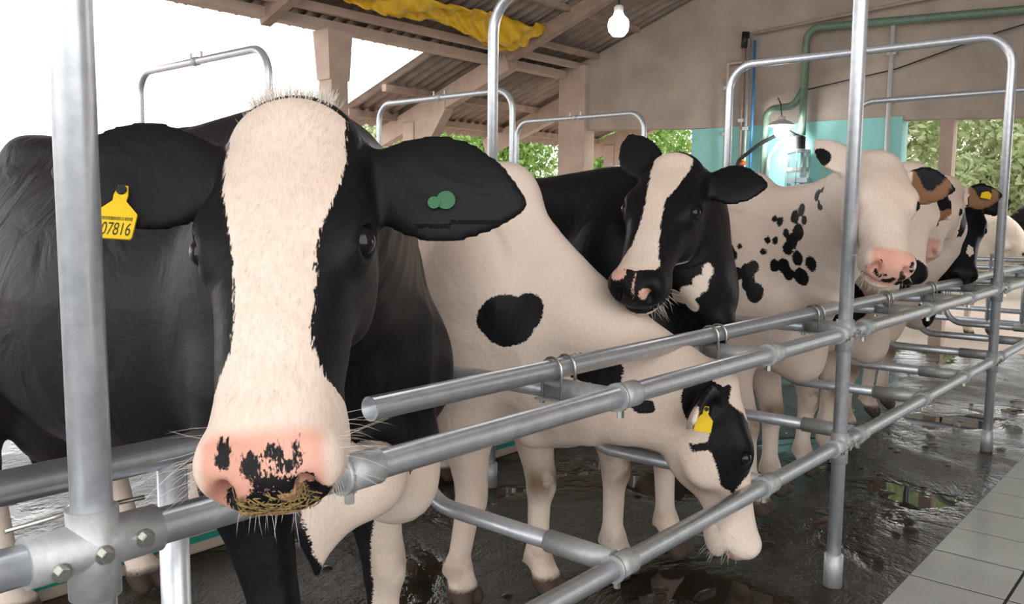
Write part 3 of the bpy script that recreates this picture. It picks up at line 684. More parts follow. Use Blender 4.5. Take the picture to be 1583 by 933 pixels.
pipe('brownish pipe dropping from a black elbow on the wall', [(XW, 4.745, 3.5), (XW, 4.745, .3)], .020, 'timber', clips=[(XW, 4.745, 2.5)])
pipe('grey pipe beside the brownish one on the wall', [(XW - .02, 4.68, 3.45), (XW - .02, 4.68, .3)], .018, 'cast', clips=[(XW - .02, 4.68, 2.4)])
tag(MB().tube([(XW - .02, 4.73, 3.35), (XW - .02, 4.72, 3.53)], .045, 14).obj('pipe_elbow', 'black', None, True), 'black elbow at the top of the wall pipes', 'elbow')
pipe('thin blue hose hanging down the wall', [(XW - .03, 4.60, 3.42), (XW - .03, 4.595, 2.6), (XW - .03, 4.61, 1.2)], .016, 'blue', .3, 'hose', 'hose')
pipe('thin tan pipe slanting up along the top of the wall', [(XW - .03, 4.62, 3.50), (XW - .03, 2.3, 3.64), (XW - .03, .2, 3.75)], .018, 'tan', .2)
pipe('green pipe running along the wall then dropping to the milk jar', [(XW - .06, -.6, 3.25), (XW - .06, 3.96, 3.47), (XW - .06, 3.97, 2.28)], .042, 'greenpipe', .14, clips=[(XW - .06, 2.0, 3.37), (XW - .06, 3.2, 3.43)])
pipe('green branch pipe bending over to the left of the lamp', [(XW - .06, 3.97, 2.80), (XW - .06, 4.08, 2.62), (XW - .06, 4.41, 2.60), (XW - .06, 4.43, .4)], .040, 'greenpipe', .12)
pipe('straight white pipe down the wall right of the lamp', [(XW - .02, 3.04, 3.40), (XW - .02, 3.04, .2)], .026, 'white', clips=[(XW - .02, 3.04, 3.1), (XW - .02, 3.04, 2.6)])
pipe('thin dark cable sagging across the concrete wall', [(XW, 3.95, 2.80), (XW, 3.0, 2.93), (XW, 2.1, 3.18), (XW, .6, 3.50)], .007, 'black', .3, 'cable', 'cable')
pipe('black hose arching from the jar down to the left', [(XW - .1, 3.98, 2.26), (XW - .14, 4.12, 2.34), (XW - .12, 4.45, 2.2), (XW - .1, 4.72, 2.02), (XW - .08, 4.80, 1.6)], .022, 'black', .1, 'hose', 'hose')
pipe('clear grey hose curving down below the lamp', [(XW - .12, 3.98, 2.22), (XW - .16, 4.14, 2.26), (XW - .14, 4.32, 2.05), (XW - .12, 4.36, 1.5)], .018, 'cast', .12, 'hose', 'hose')
j = tag(empty('milk_jar', (9.56, 3.96, 1.5)), 'glass milk receiver jar with steel lid on the teal wall', 'jar'); jc = (9.56, 3.96, 0)
MB().lathe([(.0005, 1.62), (.10, 1.63), (.118, 1.68), (.118, 2.07), (.115, 2.075)], jc, 28).obj('jar_glass', 'glass', j, True)
MB().lathe([(.128, 2.07), (.132, 2.08), (.132, 2.11), (.10, 2.115)], jc, 28).obj('jar_rim', 'steel', j, True)
MB().lathe([(.10, 2.11), (.075, 2.12), (.075, 2.25), (.05, 2.27), (1e-4, 2.27)], jc, 24).obj('jar_cap', 'black', j, True)
MB().lathe([(.121, 1.86), (.123, 1.87), (.123, 1.90), (.121, 1.91)], jc, 28).obj('jar_band', 'steel', j, True)
for a in (0.3, 1.9, 3.4, 5.0): MB().tube([(9.56 + .128 * math.cos(a), 3.96 + .128 * math.sin(a), 1.62), (9.56 + .128 * math.cos(a), 3.96 + .128 * math.sin(a), 2.10)], .005, 8).obj('tie_rod', 'bolt', j, True)
MB().box((9.60, 3.90, 1.75), (9.79, 4.02, 1.80)).obj('wall_bracket', 'steel', j)
v_ = tag(empty('valve', (9.66, 4.70, 2.0)), 'small orange valve on the wall pipes', 'valve')
MB().box((9.64, 4.66, 1.965), (9.70, 4.74, 2.015), .008).obj('valve_body', 'orange', v_); MB().box((9.615, 4.64, 2.015), (9.64, 4.72, 2.03), .004).obj('valve_lever', 'yellow', v_)
tag(MB().box((9.70, 3.66, 1.90), (9.785, 3.72, 2.08), .008).obj('wall_switch', 'yellow', None), 'small yellow box on the teal wall behind the raised ear', 'switch box')
# yellow tarpaulin gathered under the roof
def tarp():
    nS, nT = 90, 26; V = []; F = []
    bot = lambda s: np.interp(s, [0, .18, .36, .42, .55, .70, .80, .90, 1.0], [3.44, 3.36, 3.42, 3.46, 3.38, 3.28, 3.28, 3.38, 3.60])
    for i in range(nS):
        s = i / (nS - 1); x = 5.35 + 2.95 * s; b = float(bot(s)); top = roof_z(6.75) - .03
        for j in range(nT):
            t = j / (nT - 1); a = (t - .5) * 2
            y = 6.78 + a * (.20 - .05 * s) + .02 * math.sin(17 * s + 5 * a); z = b + (top - b) * abs(a) ** 2.2 - .06 * max(a, 0) ** 2
            f = .034 * math.sin(22 * s + 6 * a + 2.5 * math.sin(6 * s)) + .016 * math.sin(57 * s - 9 * a + 2 * math.sin(9 * s)) + .006 * math.sin(110 * s + 14 * a)
            V.append((x + .02 * math.sin(9 * a + 8 * s), y + f * .9, z + f))
    for i in range(nS - 1):
        for j in range(nT - 1): q = i * nT + j; F.append((q, q + 1, q + nT + 1, q + nT))
    me = mesh_py('tarpaulin', V, F, True); o = link('tarpaulin', me, 'tarp'); md = o.modifiers.new('thickness', 'SOLIDIFY'); md.thickness = .004
    tag(o, 'crumpled yellow tarpaulin gathered up under the roof', 'tarpaulin')
    mb = MB(); n = 14
    pr = [(1e-4, -.11), (.07, -.09), (.10, -.02), (.085, .06), (.05, .10), (.03, .13)]
    V = []; F = []
    for i, (r, z) in enumerate(pr):
        for k_ in range(n): th = 2 * math.pi * k_ / n; q = r * (1 + .18 * math.sin(3 * th + i) + .1 * math.sin(5 * th)); V.append((8.38 + q * math.cos(th), 6.76 + q * math.sin(th), 3.62 + z))
    for i in range(len(pr) - 1): F += [(i * n + k_, i * n + (k_ + 1) % n, (i + 1) * n + (k_ + 1) % n, (i + 1) * n + k_) for k_ in range(n)]
    link('tied_end', mesh_py('tied_end', V, F, True), 'tarp', o)
    for p in ((6.7, 6.62, 3.66), (8.3, 6.6, 3.72)): MB().tube([p, (p[0] + .16, p[1] + .02, p[2] + .03)], .008, 8).obj('tie_peg', 'white', o, True)
tarp()
# ---------------------------------------------------------------- trees outside
def tree(loc, hgt, rad, label, mat, n=11000, ls=.085, z0=.15, group='trees outside the barn'):
    x, y = loc; t = tag(empty('tree', (x, y, 0)), label, 'tree', group)
    rg = np.random.default_rng(int(x * 97 + y * 31) & 0xffff); lumps = rg.normal(size=(16, 3)); lumps /= np.linalg.norm(lumps, axis=1)[:, None]
    cz = hgt * (.5 + z0 * .5); ext = np.array([rad, rad, hgt * (1 - z0) * .5])
    c = np.array([x, y, cz]) + lumps * ext * rg.uniform(.25, .72, (16, 1)); which = rg.integers(0, 16, n)
    d = rg.normal(size=(n, 3)); d /= np.linalg.norm(d, axis=1)[:, None]; P = c[which] + d * (ext * .46) * rg.uniform(.55, 1.0, (n, 1)) ** .6
    a = rg.normal(size=(n, 3)); a /= np.linalg.norm(a, axis=1)[:, None]; b = np.cross(a, d + rg.normal(size=(n, 3)) * .5); b /= np.linalg.norm(b, axis=1)[:, None] + 1e-6
    s_ = ls * rg.uniform(.6, 1.2, (n, 1)); V = np.stack([P - a * s_, P + b * s_ * .45, P + a * s_, P - b * s_ * .45], 1).reshape(-1, 3); V[:, 2] = np.maximum(V[:, 2], .02)
    me = bpy.data.meshes.new('foliage'); me.vertices.add(4 * n); me.vertices.foreach_set('co', V.ravel()); me.loops.add(4 * n); me.loops.foreach_set('vertex_index', np.arange(4 * n)); me.polygons.add(n)
    me.polygons.foreach_set('loop_start', np.arange(n) * 4); me.polygons.foreach_set('loop_total', np.full(n, 4)); me.update(calc_edges=True); o = link('foliage', me, mat, t); o['kind'] = 'stuff'
    mb = MB(); mb.tube([(x, y, -.02), (x + .05, y, hgt * .3), (x - .04, y + .05, hgt * .62)], [.13, .10, .04], 10)
    for k_ in range(4): q = c[k_]; mb.tube([(x, y, hgt * (.28 + .06 * k_)), tuple(q)], [.05, .015], 7)
    mb.obj('trunk', 'bark', t, True)
tl = [((15.5, 13.5), 4.6, 1.6, 'leafy tree seen beside the far hoop under the roof edge', 'leaf'), ((18.5, 17.5), 6.2, 2.2, 'tallest leafy tree behind the thin hoop legs', 'leaf'), ((18.0, 11.5), 4.8, 1.9, 'bushy tree showing through the gap left of the teal wall', 'leaf'),
      ((14.0, 16.0), 4.0, 1.6, 'small pale tree under the overhanging roof', 'leaf2'), ((21.5, 14.5), 6.0, 2.4, 'wide leafy tree farthest behind the wall column', 'leaf'),
      ((17.5, 5.2), 6.5, 2.1, 'pale tree beside the teal wall edge', 'leaf2'), ((20.5, 3.0), 8.0, 2.6, 'tall pale tree filling the right opening', 'leaf2'), ((17.0, 2.6), 5.0, 1.6, 'pale shrubby tree right of the opening post', 'leaf2'),
      ((23.0, 6.0), 8.5, 3.0, 'broad pale tree at the back of the right opening', 'leaf2'), ((18.5, .3), 6.5, 2.2, 'pale tree at the right edge of the picture', 'leaf2'), ((16.2, 4.0), 2.6, 1.2, 'low bush in front of the right opening trees', 'leaf2')]
for a in tl: tree(*a)
# ---------------------------------------------------------------- coat patterns (all in each animal's own body / head coordinates)
def ell_d(P, c, r):
    r = np.asarray(r, float) * np.ones(3); q = (P - np.asarray(c)) / r; k0 = np.sqrt((q * q).sum(1)) + 1e-9; k1 = np.sqrt(((q / r) ** 2).sum(1)) + 1e-9
    return k0 * (k0 - 1) / k1
def poly_d(x, y, pts):
    """signed distance to a polygon, negative inside"""
    P = np.stack([x, y], 1); pts = np.asarray(pts, float); n = len(pts); d = np.full(len(x), 1e9); s = np.ones(len(x))
    for i in range(n):
        a = pts[i]; b = pts[i - 1]; e = b - a; w = P - a; t = np.clip((w @ e) / (e @ e), 0, 1); q = w - t[:, None] * e; d = np.minimum(d, (q * q).sum(1))
        c1 = P[:, 1] >= a[1]; c2 = P[:, 1] < b[1]; c3 = e[0] * w[:, 1] > e[1] * w[:, 0]
        m = (c1 & c2 & c3) | (~c1 & ~c2 & ~c3); s[m] *= -1
    return np.sqrt(d) * s
def blobs(P, base, lst):
    f = np.full(len(P), float(base))
    for col, c, r in lst:
        d = ell_d(P, c, r); f = np.maximum(f, -d) if col == 'b' else np.minimum(f, d)
    return f
def blaze(h, tab, c=0.0):
    """black outside a white stripe down the face; tab rows = u, half width"""
    tab = np.array(tab); wb = np.interp(h[:, 0], tab[:, 0], tab[:, 1]); cc = np.interp(h[:, 0], tab[:, 0], tab[:, 2]) if tab.shape[1] > 2 else 0
    f = np.abs(h[:, 1] - cc) - wb; return np.maximum(f, -(h[:, 2] + .055))
def coat(key, B, Hd):
    """B: body coordinates, Hd: head coordinates -> signed black value"""
    x, y, z = B.T; u, v, w = Hd.T
    if key == 'A':
        fb = blobs(B, 1, [('w', (.33, .02, .60), (.16, .17, .16)), ('w', (.26, .17, .40), (.22, .115, .36)), ('w', (-.35, -.16, .60), (.22, .16, .07)), ('w', (-1.2, 0, .15), (.45, .4, .30)), ('w', (.36, -.18, .68), (.10, .12, .13))])
        fh = blaze(Hd, [(-.09, .060, .01), (-.05, .075, .005), (.0, .086, 0), (.06, .088, 0), (.12, .079, 0), (.18, .064, 0), (.24, .054, 0), (.32, .049, 0), (.36, .053, 0), (.40, .066, 0), (.43, .12, 0), (.47, .3, 0)])
        fh = np.where(u > .40, np.minimum(fh, -(u - .425)), fh)
        for c, r in (((.497, -.040, .046), (.02, .010, .013)), ((.512, -.012, .040), (.02, .013, .011)), ((.527, .002, .030), (.02, .018, .008)), ((.533, .026, .024), (.02, .018, .008)), ((.535, -.004, .014), (.02, .020, .012)), ((.54, -.010, -.004), (.02, .032, .014)),
                     ((.53, -.040, -.012), (.03, .016, .012)), ((.54, .020, -.012), (.03, .026, .012)), ((.532, .046, -.018), (.03, .018, .016)), ((.525, .058, -.006), (.02, .010, .010)), ((.525, .048, .024), (.02, .007, .006)), ((.518, .030, .040), (.02, .012, .003)), ((.512, .012, .046), (.02, .014, .003)), ((.50, .040, .046), (.02, .006, .003))):
            fh = np.maximum(fh, -ell_d(Hd, c, r) + .0015)
        return fb, fh
    if key == 'Z': return blobs(B, 1, [('w', (-.6, 0, .55), (.8, .3, .10)), ('w', (-.1, 0, .3), (.4, .5, .36)), ('w', (-1.4, 0, .3), (.4, .5, .36)), ('w', (.15, .22, .66), (.16, .1, .09))]), blaze(Hd, [(-.1, .04), (.5, .05)])
    if key == 'B':
        fb = blobs(B, 1, [('w', (-.1, 0, .25), (.5, .5, .36)), ('w', (-1.4, 0, .25), (.5, .5, .38)), ('w', (-.5, 0, .55), (.5, .25, .12)), ('w', (.437, -.227, 1.12), (.012, .05, .03)), ('w', (.422, -.238, 1.08), (.020, .05, .03)), ('w', (.392, -.248, 1.05), (.030, .05, .024)), ('w', (.345, -.235, 1.03), (.038, .06, .020)), ('w', (.384, -.22, 1.01), (.024, .05, .030))])
        fh = blaze(Hd, [(-.09, .0, 0), (-.055, .010, .0), (-.035, .060, 0), (.04, .062, 0), (.12, .046, -.004), (.2, .032, -.006), (.30, .034, -.004), (.38, .044, -.002), (.44, .058, -.004), (.47, .055, -.01), (.478, .0, 0), (.6, .0, 0)])
        fh = np.minimum(fh, np.maximum(ell_d(Hd, (.33, .05, -.125), (.14, .05, .030)), -.05)); fh = np.minimum(fh, ell_d(Hd, (.30, .06, -.15), (.03, .05, .035)))
        fh = np.minimum(fh, ell_d(Hd, (.53, .030, .012), (.03, .014, .016))); fh = np.minimum(fh, ell_d(Hd, (.49, 0, -.105), (.06, .08, .028))); fh = np.minimum(fh, ell_d(Hd, (.49, -.05, .045), (.02, .02, .02)))
        return fb, fh
    if key == 'C':
        fb = blobs(B, -1, [('b', (.180, -.235, 1.00), (.085, .09, .078)), ('b', (.225, -.20, 1.025), (.05, .08, .055)), ('b', (.14, -.24, 1.0), (.05, .08, .05)), ('b', (.43, -.165, .872), (.095, .08, .040)), ('b', (.47, -.16, .852), (.05, .08, .030)), ('b', (.583, -.13, .773), (.030, .06, .020)),
                           ('b', (-.75, 0, 1.2), (.38, .5, .42))])
        ar = poly_d(u, w, [(-.075, .045), (-.03, .038), (.02, .012), (.07, .055), (.15, .085), (.22, .075), (.27, .02), (.31, -.02), (.27, -.055), (.20, -.060), (.15, -.075), (.145, -.12), (.115, -.125), (.115, -.075), (.06, -.05), (.01, -.03), (-.03, .005)])
        fh = np.minimum(-ar, np.where(v < .02, 1, .02 - v)); fh = np.maximum(fh, np.minimum(-ell_d(Hd, (.0, -.13, -.06), (.10, .20, .07)), -(v + .09)))
        return fb, fh
    if key == 'D':
        sp = [(.166, -.243, .972, .038), (.139, -.246, 1.008, .028), (.131, -.242, 1.055, .033), (.15, -.238, 1.075, .028), (.092, -.258, 1.046, .024), (.228, -.181, 1.083, .028), (.265, -.172, 1.083, .032), (.287, -.169, 1.051, .028),
              (.34, -.167, 1.046, .038), (.387, -.181, 1.102, .034), (.33, -.178, 1.12, .032), (.303, -.185, 1.186, .036), (.331, -.192, 1.223, .036), (.284, -.182, 1.158, .028), (.228, -.191, 1.186, .018), (.193, -.194, 1.186, .017),
              (.237, -.182, 1.261, .02), (.207, -.175, 1.27, .014), (.312, -.194, 1.279, .028), (.34, -.202, 1.307, .025), (.412, -.251, 1.364, .022), (.442, -.278, 1.373, .018), (.275, -.189, 1.214, .02), (.439, -.271, 1.326, .020),
              (.052, -.254, 1.146, .018), (.071, -.254, 1.12, .018), (.092, -.241, 1.158, .012), (.18, -.204, 1.139, .015), (.36, -.2, 1.27, .02)]
        fb = blobs(B, -1, [('b', (a, b, c), (r * .85, .07, r * 1.05)) for a, b, c, r in sp] + [('b', (-.9, 0, 1.1), (.3, .5, .3))])
        fh = np.full(len(B), -1.0); rg = np.random.default_rng(5)
        for k_ in range(22):
            c = (.515 + rg.uniform(-.03, .02), rg.uniform(-.07, .07), rg.uniform(-.055, .04)); fh = np.maximum(fh, -ell_d(Hd, c, (.03, rg.uniform(.006, .013), rg.uniform(.006, .011))))
        er = np.abs(v) > .10; fh = np.where(er, np.maximum(fh, -ell_d(Hd, (-.02, .26, .0), (.08, .10, .06))), fh); fh = np.where(v < -.12, np.maximum(fh, -ell_d(Hd, (-.04, -.21, .0), (.05, .05, .04))), fh)
        fh = np.where(v > .12, np.maximum(fh, -(w * .3 + u + .012)), fh); return fb, fh
    if key == 'E':
        fb = blobs(B, -1, [('b', (-.5, 0, 1.2), (.4, .5, .3)), ('b', (.2, -.2, .9), (.12, .15, .12))])
        fh = np.where(u > .46, np.minimum(u - .465, .05 - w * .3), -1.0); fh = np.where(v > .14, np.maximum(fh, -u - .0), fh); return fb, fh
    if key == 'F': return blobs(B, -1, [('b', (-.4, 0, 1.2), (.5, .5, .4)), ('b', (.3, 0, 1.1), (.15, .3, .25))]), np.where(np.abs(v) > .12, .02 + 0 * u, -1.0)
    if key == 'G': return blobs(B, 1, [('w', (-.1, 0, .25), (.5, .5, .42)), ('w', (-1.4, 0, .25), (.5, .5, .4)), ('w', (.2, .0, .62), (.12, .2, .16))]), np.where(u > 2, -1.0, np.maximum(.05, 0 * u)) * np.where(ell_d(Hd, (.36, .02, .05), (.035, .02, .02)) < 0, -1, 1)
    if key == 'H': return blobs(B, -1, [('b', (-.2, 0, .9), (.1, .5, .2))]), np.full(len(B), -1.0)
    return blobs(B, 1, [('w', (-.1, 0, .25), (.5, .5, .35)), ('w', (-1.4, 0, .25), (.5, .5, .35))]), np.full(len(B), 1.0)

LABEL = {
 'A': 'black cow with a broad white blaze pushing its pink muzzle over the rail', 'Z': 'black cow at the left edge, mostly cut off behind the nearest post',
 'B': 'black cow with a white blaze turning its head to the left', 'C': 'white cow with a round black shoulder patch lowering its head under the rails',
 'D': 'white cow with many small black spots on its neck and shoulder', 'E': 'white-faced cow with a dark muzzle directly behind the spotted cow',
 'F': 'white cow farther back with a yellow tag in its ear', 'G': 'black-headed cow standing farthest along the near row',
 'H': 'pale cow standing out in the bright yard beyond the gate', 'I': 'black cow at the right edge out in the yard'}
def foreach_attr(me, name, val, typ='FLOAT'):
    a = me.attributes.new(name, typ, 'POINT')
    if typ == 'FLOAT': a.data.foreach_set('value', np.asarray(val, np.float32))
    else: a.data.foreach_set('vector', np.asarray(val, np.float32).ravel())
def build_cow(key, P, src=None):
    S = P['S']; hs = P['hs'] * S; O, hu, hv, hw = P['head']
    V, Q = cow_field(P).mesh()
    me = bpy.data.meshes.new('cow'); n = len(V); q = len(Q)
    me.vertices.add(n); me.vertices.foreach_set('co', V.astype(np.float32).ravel()); me.loops.add(4 * q); me.loops.foreach_set('vertex_index', Q.astype(np.int32).ravel()); me.polygons.add(q)
    me.polygons.foreach_set('loop_start', np.arange(q, dtype=np.int32) * 4); me.polygons.foreach_set('loop_total', np.full(q, 4, np.int32)); me.polygons.foreach_set('use_smooth', np.ones(q, bool)); me.update(calc_edges=True); me.validate()
    B = V / S; d = (V - O) / hs; Hd = np.stack([d @ hu, d @ hv, d @ hw], 1); u, v, w = Hd.T
    ear = (np.abs(v) > .09) & (u < .12) & (u > -.25) & (np.abs(v) < .34) & (w > -.16) & (w < .14)
    hm = np.clip((u + .07) / .05, 0, 1) * (w > -.20) * (w < .14) * (np.abs(v) < .15) * (u < .62); hm = np.where(ear, 1, hm)
    fb, fh = coat(key, B, Hd); blk = np.clip(fb, -.08, .08) * (1 - hm) + np.clip(fh, -.08, .08) * hm
    foreach_attr(me, 'black', blk)
    pk = np.clip((u - .468 + .10 * np.clip(w, -.1, .04)) / .02, 0, 1) * (w > -.075) * np.clip((.074 - np.abs(v)) / .012, 0, 1) * (w < .1)
    if key in 'BG': pk *= .8
    if key in 'EI': pk *= .15
    eye = np.exp(-((u - .196) ** 2 + (np.abs(v) - .113) ** 2 + (w - .03) ** 2) / .026 ** 2); pk = np.maximum(pk, eye * .35)
    if key == 'C': pk *= np.where(u > .50, .9, .45)
    foreach_attr(me, 'pink', pk)
    z = V[:, 2]; leg = (hm < .5)
    foreach_attr(me, 'hoof', np.clip((.083 * S - z) / .012, 0, 1) * leg)
    kn = np.exp(-((B[:, 2] - .40) / .06) ** 2) * (B[:, 0] > -.3) * np.clip((B[:, 0] - .02) / .05, 0, 1); fet = np.exp(-((B[:, 2] - .13) / .05) ** 2) * .5 + np.exp(-((B[:, 2] - .45) / .07) ** 2) * (B[:, 0] < -1) * .5
    foreach_attr(me, 'dirt', np.clip(kn * 1.0 + fet, 0, 1) * leg * (.9 if key != 'A' else .4))
    ein = np.zeros(n)
    if key in 'DEF':      # brown hollow of the turned ear
        ed = nrm(np.array(P.get('el', (-.12, 1, -.18)))); rel = Hd - np.array([.005, .075, -.025]); t_ = rel @ ed
        op = np.array(P['elo'], float); op -= ed * (op @ ed); op /= np.linalg.norm(op); off = rel @ op
        ru = u - (.005 + ed[0] * t_); dk = (t_ > .03) & (v > .1) & (ru < -.008 - .02 * np.sin(t_ * 40)); blk = np.where(dk, .03, blk); me.attributes['black'].data.foreach_set('value', blk.astype(np.float32))
        ein = ((t_ > .05) & (t_ < .19) & (off > -.004) & (v > .1)) * 1.0 * np.clip((.058 - ru) / .01, 0, 1) * (~dk)
    foreach_attr(me, 'earin', ein)
    foreach_attr(me, 'flow', np.where((hm > .5)[:, None], Hd, B) if key != 'C' else B, 'FLOAT_VECTOR')
    o = link('cow', me, 'coat'); o.location = (P['loc'][0], P['loc'][1], 0); o.rotation_euler = (0, 0, P['yaw']); tag(o, LABEL[key], 'cow', 'dairy cows in the barn' if key not in 'HI' else 'cows out in the yard')
    def H3(a, b, c): return O + hs * (a * hu + b * hv + c * hw)
    if key not in 'Z':
        for sg in (-1, 1): MB().sphere(tuple(H3(.196, sg * .101, .0285)), .0205 * hs, 16).obj('eye', 'eye', o, True)
    return o, H3, (hu, hv, hw), hs, me, Hd, V
def ear_tag(o, H3, ax, hs, pos, out, down, w_, h_, text=None, px=.0):
    """pos: hole of the tag (cow-local), out: facing direction, down: hanging direction"""
    down = nrm(down); out = np.asarray(out, float); out = nrm(out - down * (down @ out)); sd = np.cross(out, down)    # sd = reader's right
    prof = [(-.12, -.10), (.12, -.10), (.17, .10), (.16, .22), (.5, .48), (.5, .95), (.46, 1.0), (-.46, 1.0), (-.5, .95), (-.5, .48), (-.16, .22), (-.17, .10)]
    pos = np.asarray(pos, float); L3 = lambda a, b, c: tuple(pos + sd * a * w_ + down * b * h_ + out * c)
    n = len(prof); V = [L3(a, b, .0015) for a, b in prof] + [L3(a, b, -.0015) for a, b in prof]
    F = [tuple(range(n)), tuple(range(2 * n - 1, n - 1, -1))] + [(i, i + n, (i + 1) % n + n, (i + 1) % n) for i in range(n)]
    t = link('ear_tag', mesh_py('ear_tag', V, F), 'yellow', o); t['label'] = 'yellow plastic ear tag'
    MB().tube([L3(0, 0, -.006), L3(0, 0, .005)], .125 * w_, 14).obj('tag_stud', 'black', t, True)
    def flat(tx, size, cx, cy):
        cu = bpy.data.curves.new('tag_number', 'FONT'); cu.body = tx; cu.size = 1; cu.align_x = 'CENTER'; cu.align_y = 'CENTER'; cu.extrude = .0
        tmp = bpy.data.objects.new('tmp', cu); COL.objects.link(tmp); dg = bpy.context.evaluated_depsgraph_get(); me = bpy.data.meshes.new_from_object(tmp.evaluated_get(dg)); bpy.data.objects.remove(tmp)
        for v_ in me.vertices: a, b = v_.co.x, v_.co.y; v_.co = Vector(L3(cx + a * size[0], cy - b * size[1], .0019))
        me.materials.clear(); return link('tag_number', me, 'ink', t)
    if text:
        flat(text, (.285, .37), .02, .82)
        b = MB(); xx = -.42; rg = random.Random(3)
        while xx < .42:
            wd = rg.choice((.008, .014, .02)); b.add([L3(xx, .56, .0019), L3(xx + wd, .56, .0019), L3(xx + wd, .63, .0019), L3(xx, .63, .0019)], [(0, 1, 2, 3)]); xx += wd + rg.choice((.012, .018))
        b.obj('tag_barcode', 'ink', t)
    return t
def hairs(name, o, roots, dirs, lens, r, mat, curl=.25, seed=1):
    """thin curved hairs as three-sided strands"""
    rg = np.random.default_rng(seed); mb_v = []; mb_f = []
    for p, d, l in zip(roots, dirs, lens):
        d = nrm(d); s1 = nrm(np.cross(d, rg.normal(size=3))); s2 = np.cross(d, s1); bend = s1 * curl * rg.uniform(-1, 1) + np.array([0, 0, -curl * .5]); b0 = len(mb_v)
        for i, t in enumerate((0, .4, .75, 1.0)):
            c = p + d * l * t + bend * l * t * t
            if i == 3: mb_v.append(tuple(c))
            else:
                rr = r * (1 - .55 * t)
                for k_ in range(3): a = 2.094 * k_; mb_v.append(tuple(c + (s1 * math.cos(a) + s2 * math.sin(a)) * rr))
        for i in range(2):
            for k_ in range(3): mb_f.append((b0 + i * 3 + k_, b0 + i * 3 + (k_ + 1) % 3, b0 + i * 3 + 3 + (k_ + 1) % 3, b0 + i * 3 + 3 + k_))
        for k_ in range(3): mb_f.append((b0 + 6 + k_, b0 + 6 + (k_ + 1) % 3, b0 + 9))
    ob = link(name, mesh_py(name, mb_v, mb_f, True), mat, o); ob['kind'] = 'stuff'; return ob

BUILT = {}
for key, P in COWS.items(): BUILT[key] = build_cow(key, P)
def vnorm(me):
    a = np.zeros(len(me.vertices) * 3, np.float32); me.vertex_normals.foreach_get('vector', a); return a.reshape(-1, 3)
# front cow: tag, green button, whiskers, short hair, chewed straw on the nose
o, H3, (hu, hv, hw), hs, me, Hd, V = BUILT['A']; N = vnorm(me); rg = np.random.default_rng(4)
ca, sa = math.cos(COWS['A']['yaw']), math.sin(COWS['A']['yaw']); w2l = lambda p: np.array([ca * p[0] + sa * p[1], -sa * p[0] + ca * p[1], p[2]])
def surf(pts3, front):
    """nearest surface vertex of the front cow to head coordinates, on the side facing 'front'"""
    d = ((Hd - np.array(pts3)) ** 2).sum(1) + np.where(N @ front > .25, 0, 1); return int(d.argmin())
front = nrm(hu * .62 + hw * .78)
i = surf((.058, -.236, .0), front); ear_tag(o, H3, (hu, hv, hw), hs, V[i] + N[i] * .004, front, w2l((0, 0, -1)) - hv * .06 + front * .55, .056, .074, '107816')
i = surf((.094, .215, -.02), front); b = MB(); c0 = V[i] + N[i] * .001; b.tube([tuple(c0), tuple(c0 + N[i] * .004)], .0135, 18); c1_ = c0 - hv * .017 + hu * .003; b.tube([tuple(c1_), tuple(c1_ + N[i] * .004)], .009, 14); bo = b.obj('ear_button', 'greenbtn', o, True); bo['label'] = 'round green plastic button in the ear'
u, v, w = Hd.T
sel = np.where((u > .42) & (u < .505) & (np.abs(v) > .045) & (w < .03) & (w > -.09))[0]; sel = rg.choice(sel, 64)
hairs('whiskers', o, V[sel], N[sel] * .9 + hu * .25 + np.sign(v[sel])[:, None] * hv * .5 + rg.normal(size=(64, 3)) * .25, rg.uniform(.025, .075, 64), .00022, 'whisker', .35)
sel = np.where((u > .42) & (u < .51) & (w < -.07) & (np.abs(v) < .06))[0]; sel = rg.choice(sel, 120)
hairs('chin_hair', o, V[sel], w2l((0, 0, -1.0)) + N[sel] * .3 + rg.normal(size=(120, 3)) * .2, rg.uniform(.02, .05, 120), .0004, 'whisker', .3)
sel = np.where((u > -.08) & (u < .44) & (np.abs(v) < np.interp(u, [-.08, 0, .12, .18, .3, .44], [.05, .07, .065, .05, .036, .05])) & (w > .0))[0]; sel = rg.choice(sel, 2600)
jit = rg.normal(size=(2600, 3)) * .0022
fl = np.where((Hd[sel, 0] < .13)[:, None], -hu * .75 + np.sign(Hd[sel, 1])[:, None] * hv * .35, hu * .9 + np.sign(Hd[sel, 1])[:, None] * hv * .25)
hairs('face_hair', o, V[sel] + jit, fl + N[sel] * .10 + rg.normal(size=(2600, 3)) * .12, rg.uniform(.005, .011, 2600) * np.where(Hd[sel, 0] < .02, 1.7, 1), .00022, 'whisker', .12)
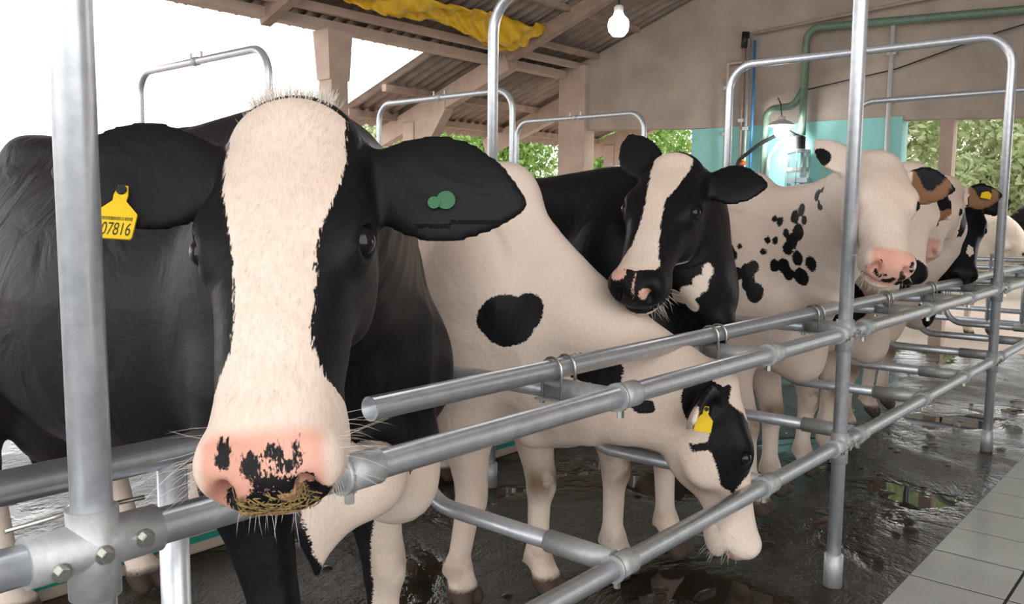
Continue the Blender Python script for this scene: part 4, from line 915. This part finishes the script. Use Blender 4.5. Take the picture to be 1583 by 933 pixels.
sel = np.where((u < -.035) & (u > -.09) & (np.abs(v) < .06) & (w > .0))[0]; sel = rg.choice(sel, 420)
hairs('poll_tuft', o, V[sel], w2l((0, 0, .8)) + N[sel] * .45 + rg.normal(size=(420, 3)) * .22, rg.uniform(.012, .034, 420), .0004, 'whisker', .3)
sel = np.where((u > .515) & (w < .018) & (w > -.03) & (v > -.035) & (v < .05))[0]; b = MB()
for i in rg.choice(sel, 210):
    t = nrm(np.cross(N[i], rg.normal(size=3))); p = V[i] + N[i] * .0015; l = rg.uniform(.002, .009); s_ = np.cross(N[i], t) * rg.uniform(.0004, .001)
    b.add([tuple(p - t * l - s_), tuple(p + t * l - s_), tuple(p + t * l + s_), tuple(p - t * l + s_), tuple(p + N[i] * .0015)], [(0, 1, 4), (1, 2, 4), (2, 3, 4), (3, 0, 4), (3, 2, 1, 0)])
st = b.obj('chewed_straw', 'straw', o, kind='stuff')
# tags and hair of the others
o, H3, ax, hs, me, Hd, V = BUILT['C']; N = vnorm(me); ca, sa = math.cos(COWS['C']['yaw']), math.sin(COWS['C']['yaw'])
vw = w2l2 = np.array([ca * -.75 + sa * -.66, sa * .75 + ca * -.66, .1]); d_ = ((Hd - np.array((-.01, -.17, -.09))) ** 2).sum(1) + np.where(N @ nrm(vw) > .2, 0, 1); i = int(d_.argmin())
ear_tag(o, H3, ax, hs, V[i] + N[i] * .006, vw, np.array([-.15, 0, -1]), .05, .07)
for kk in 'BDCE':
    o, H3, ax, hs, me, Hd, V = BUILT[kk]; N = vnorm(me); u, v, w = Hd.T; sel = np.where((u > .42) & (u < .51) & (w < -.03) & (np.abs(v) < .09) & (w > -.13))[0]; sel = rg.choice(sel, 50)
    hairs('whiskers', o, V[sel], N[sel] + ax[0] * .2 + rg.normal(size=(50, 3)) * .25, rg.uniform(.02, .05, 50), .0006, 'whisker', .35)
o, H3, ax, hs, me, Hd, V = BUILT['F']; ear_tag(o, H3, ax, hs, H3(-.055, .20, .015), ax[0] * .6 + ax[2] * .7, -ax[2] * .3 + ax[0] * .9, .05, .06)
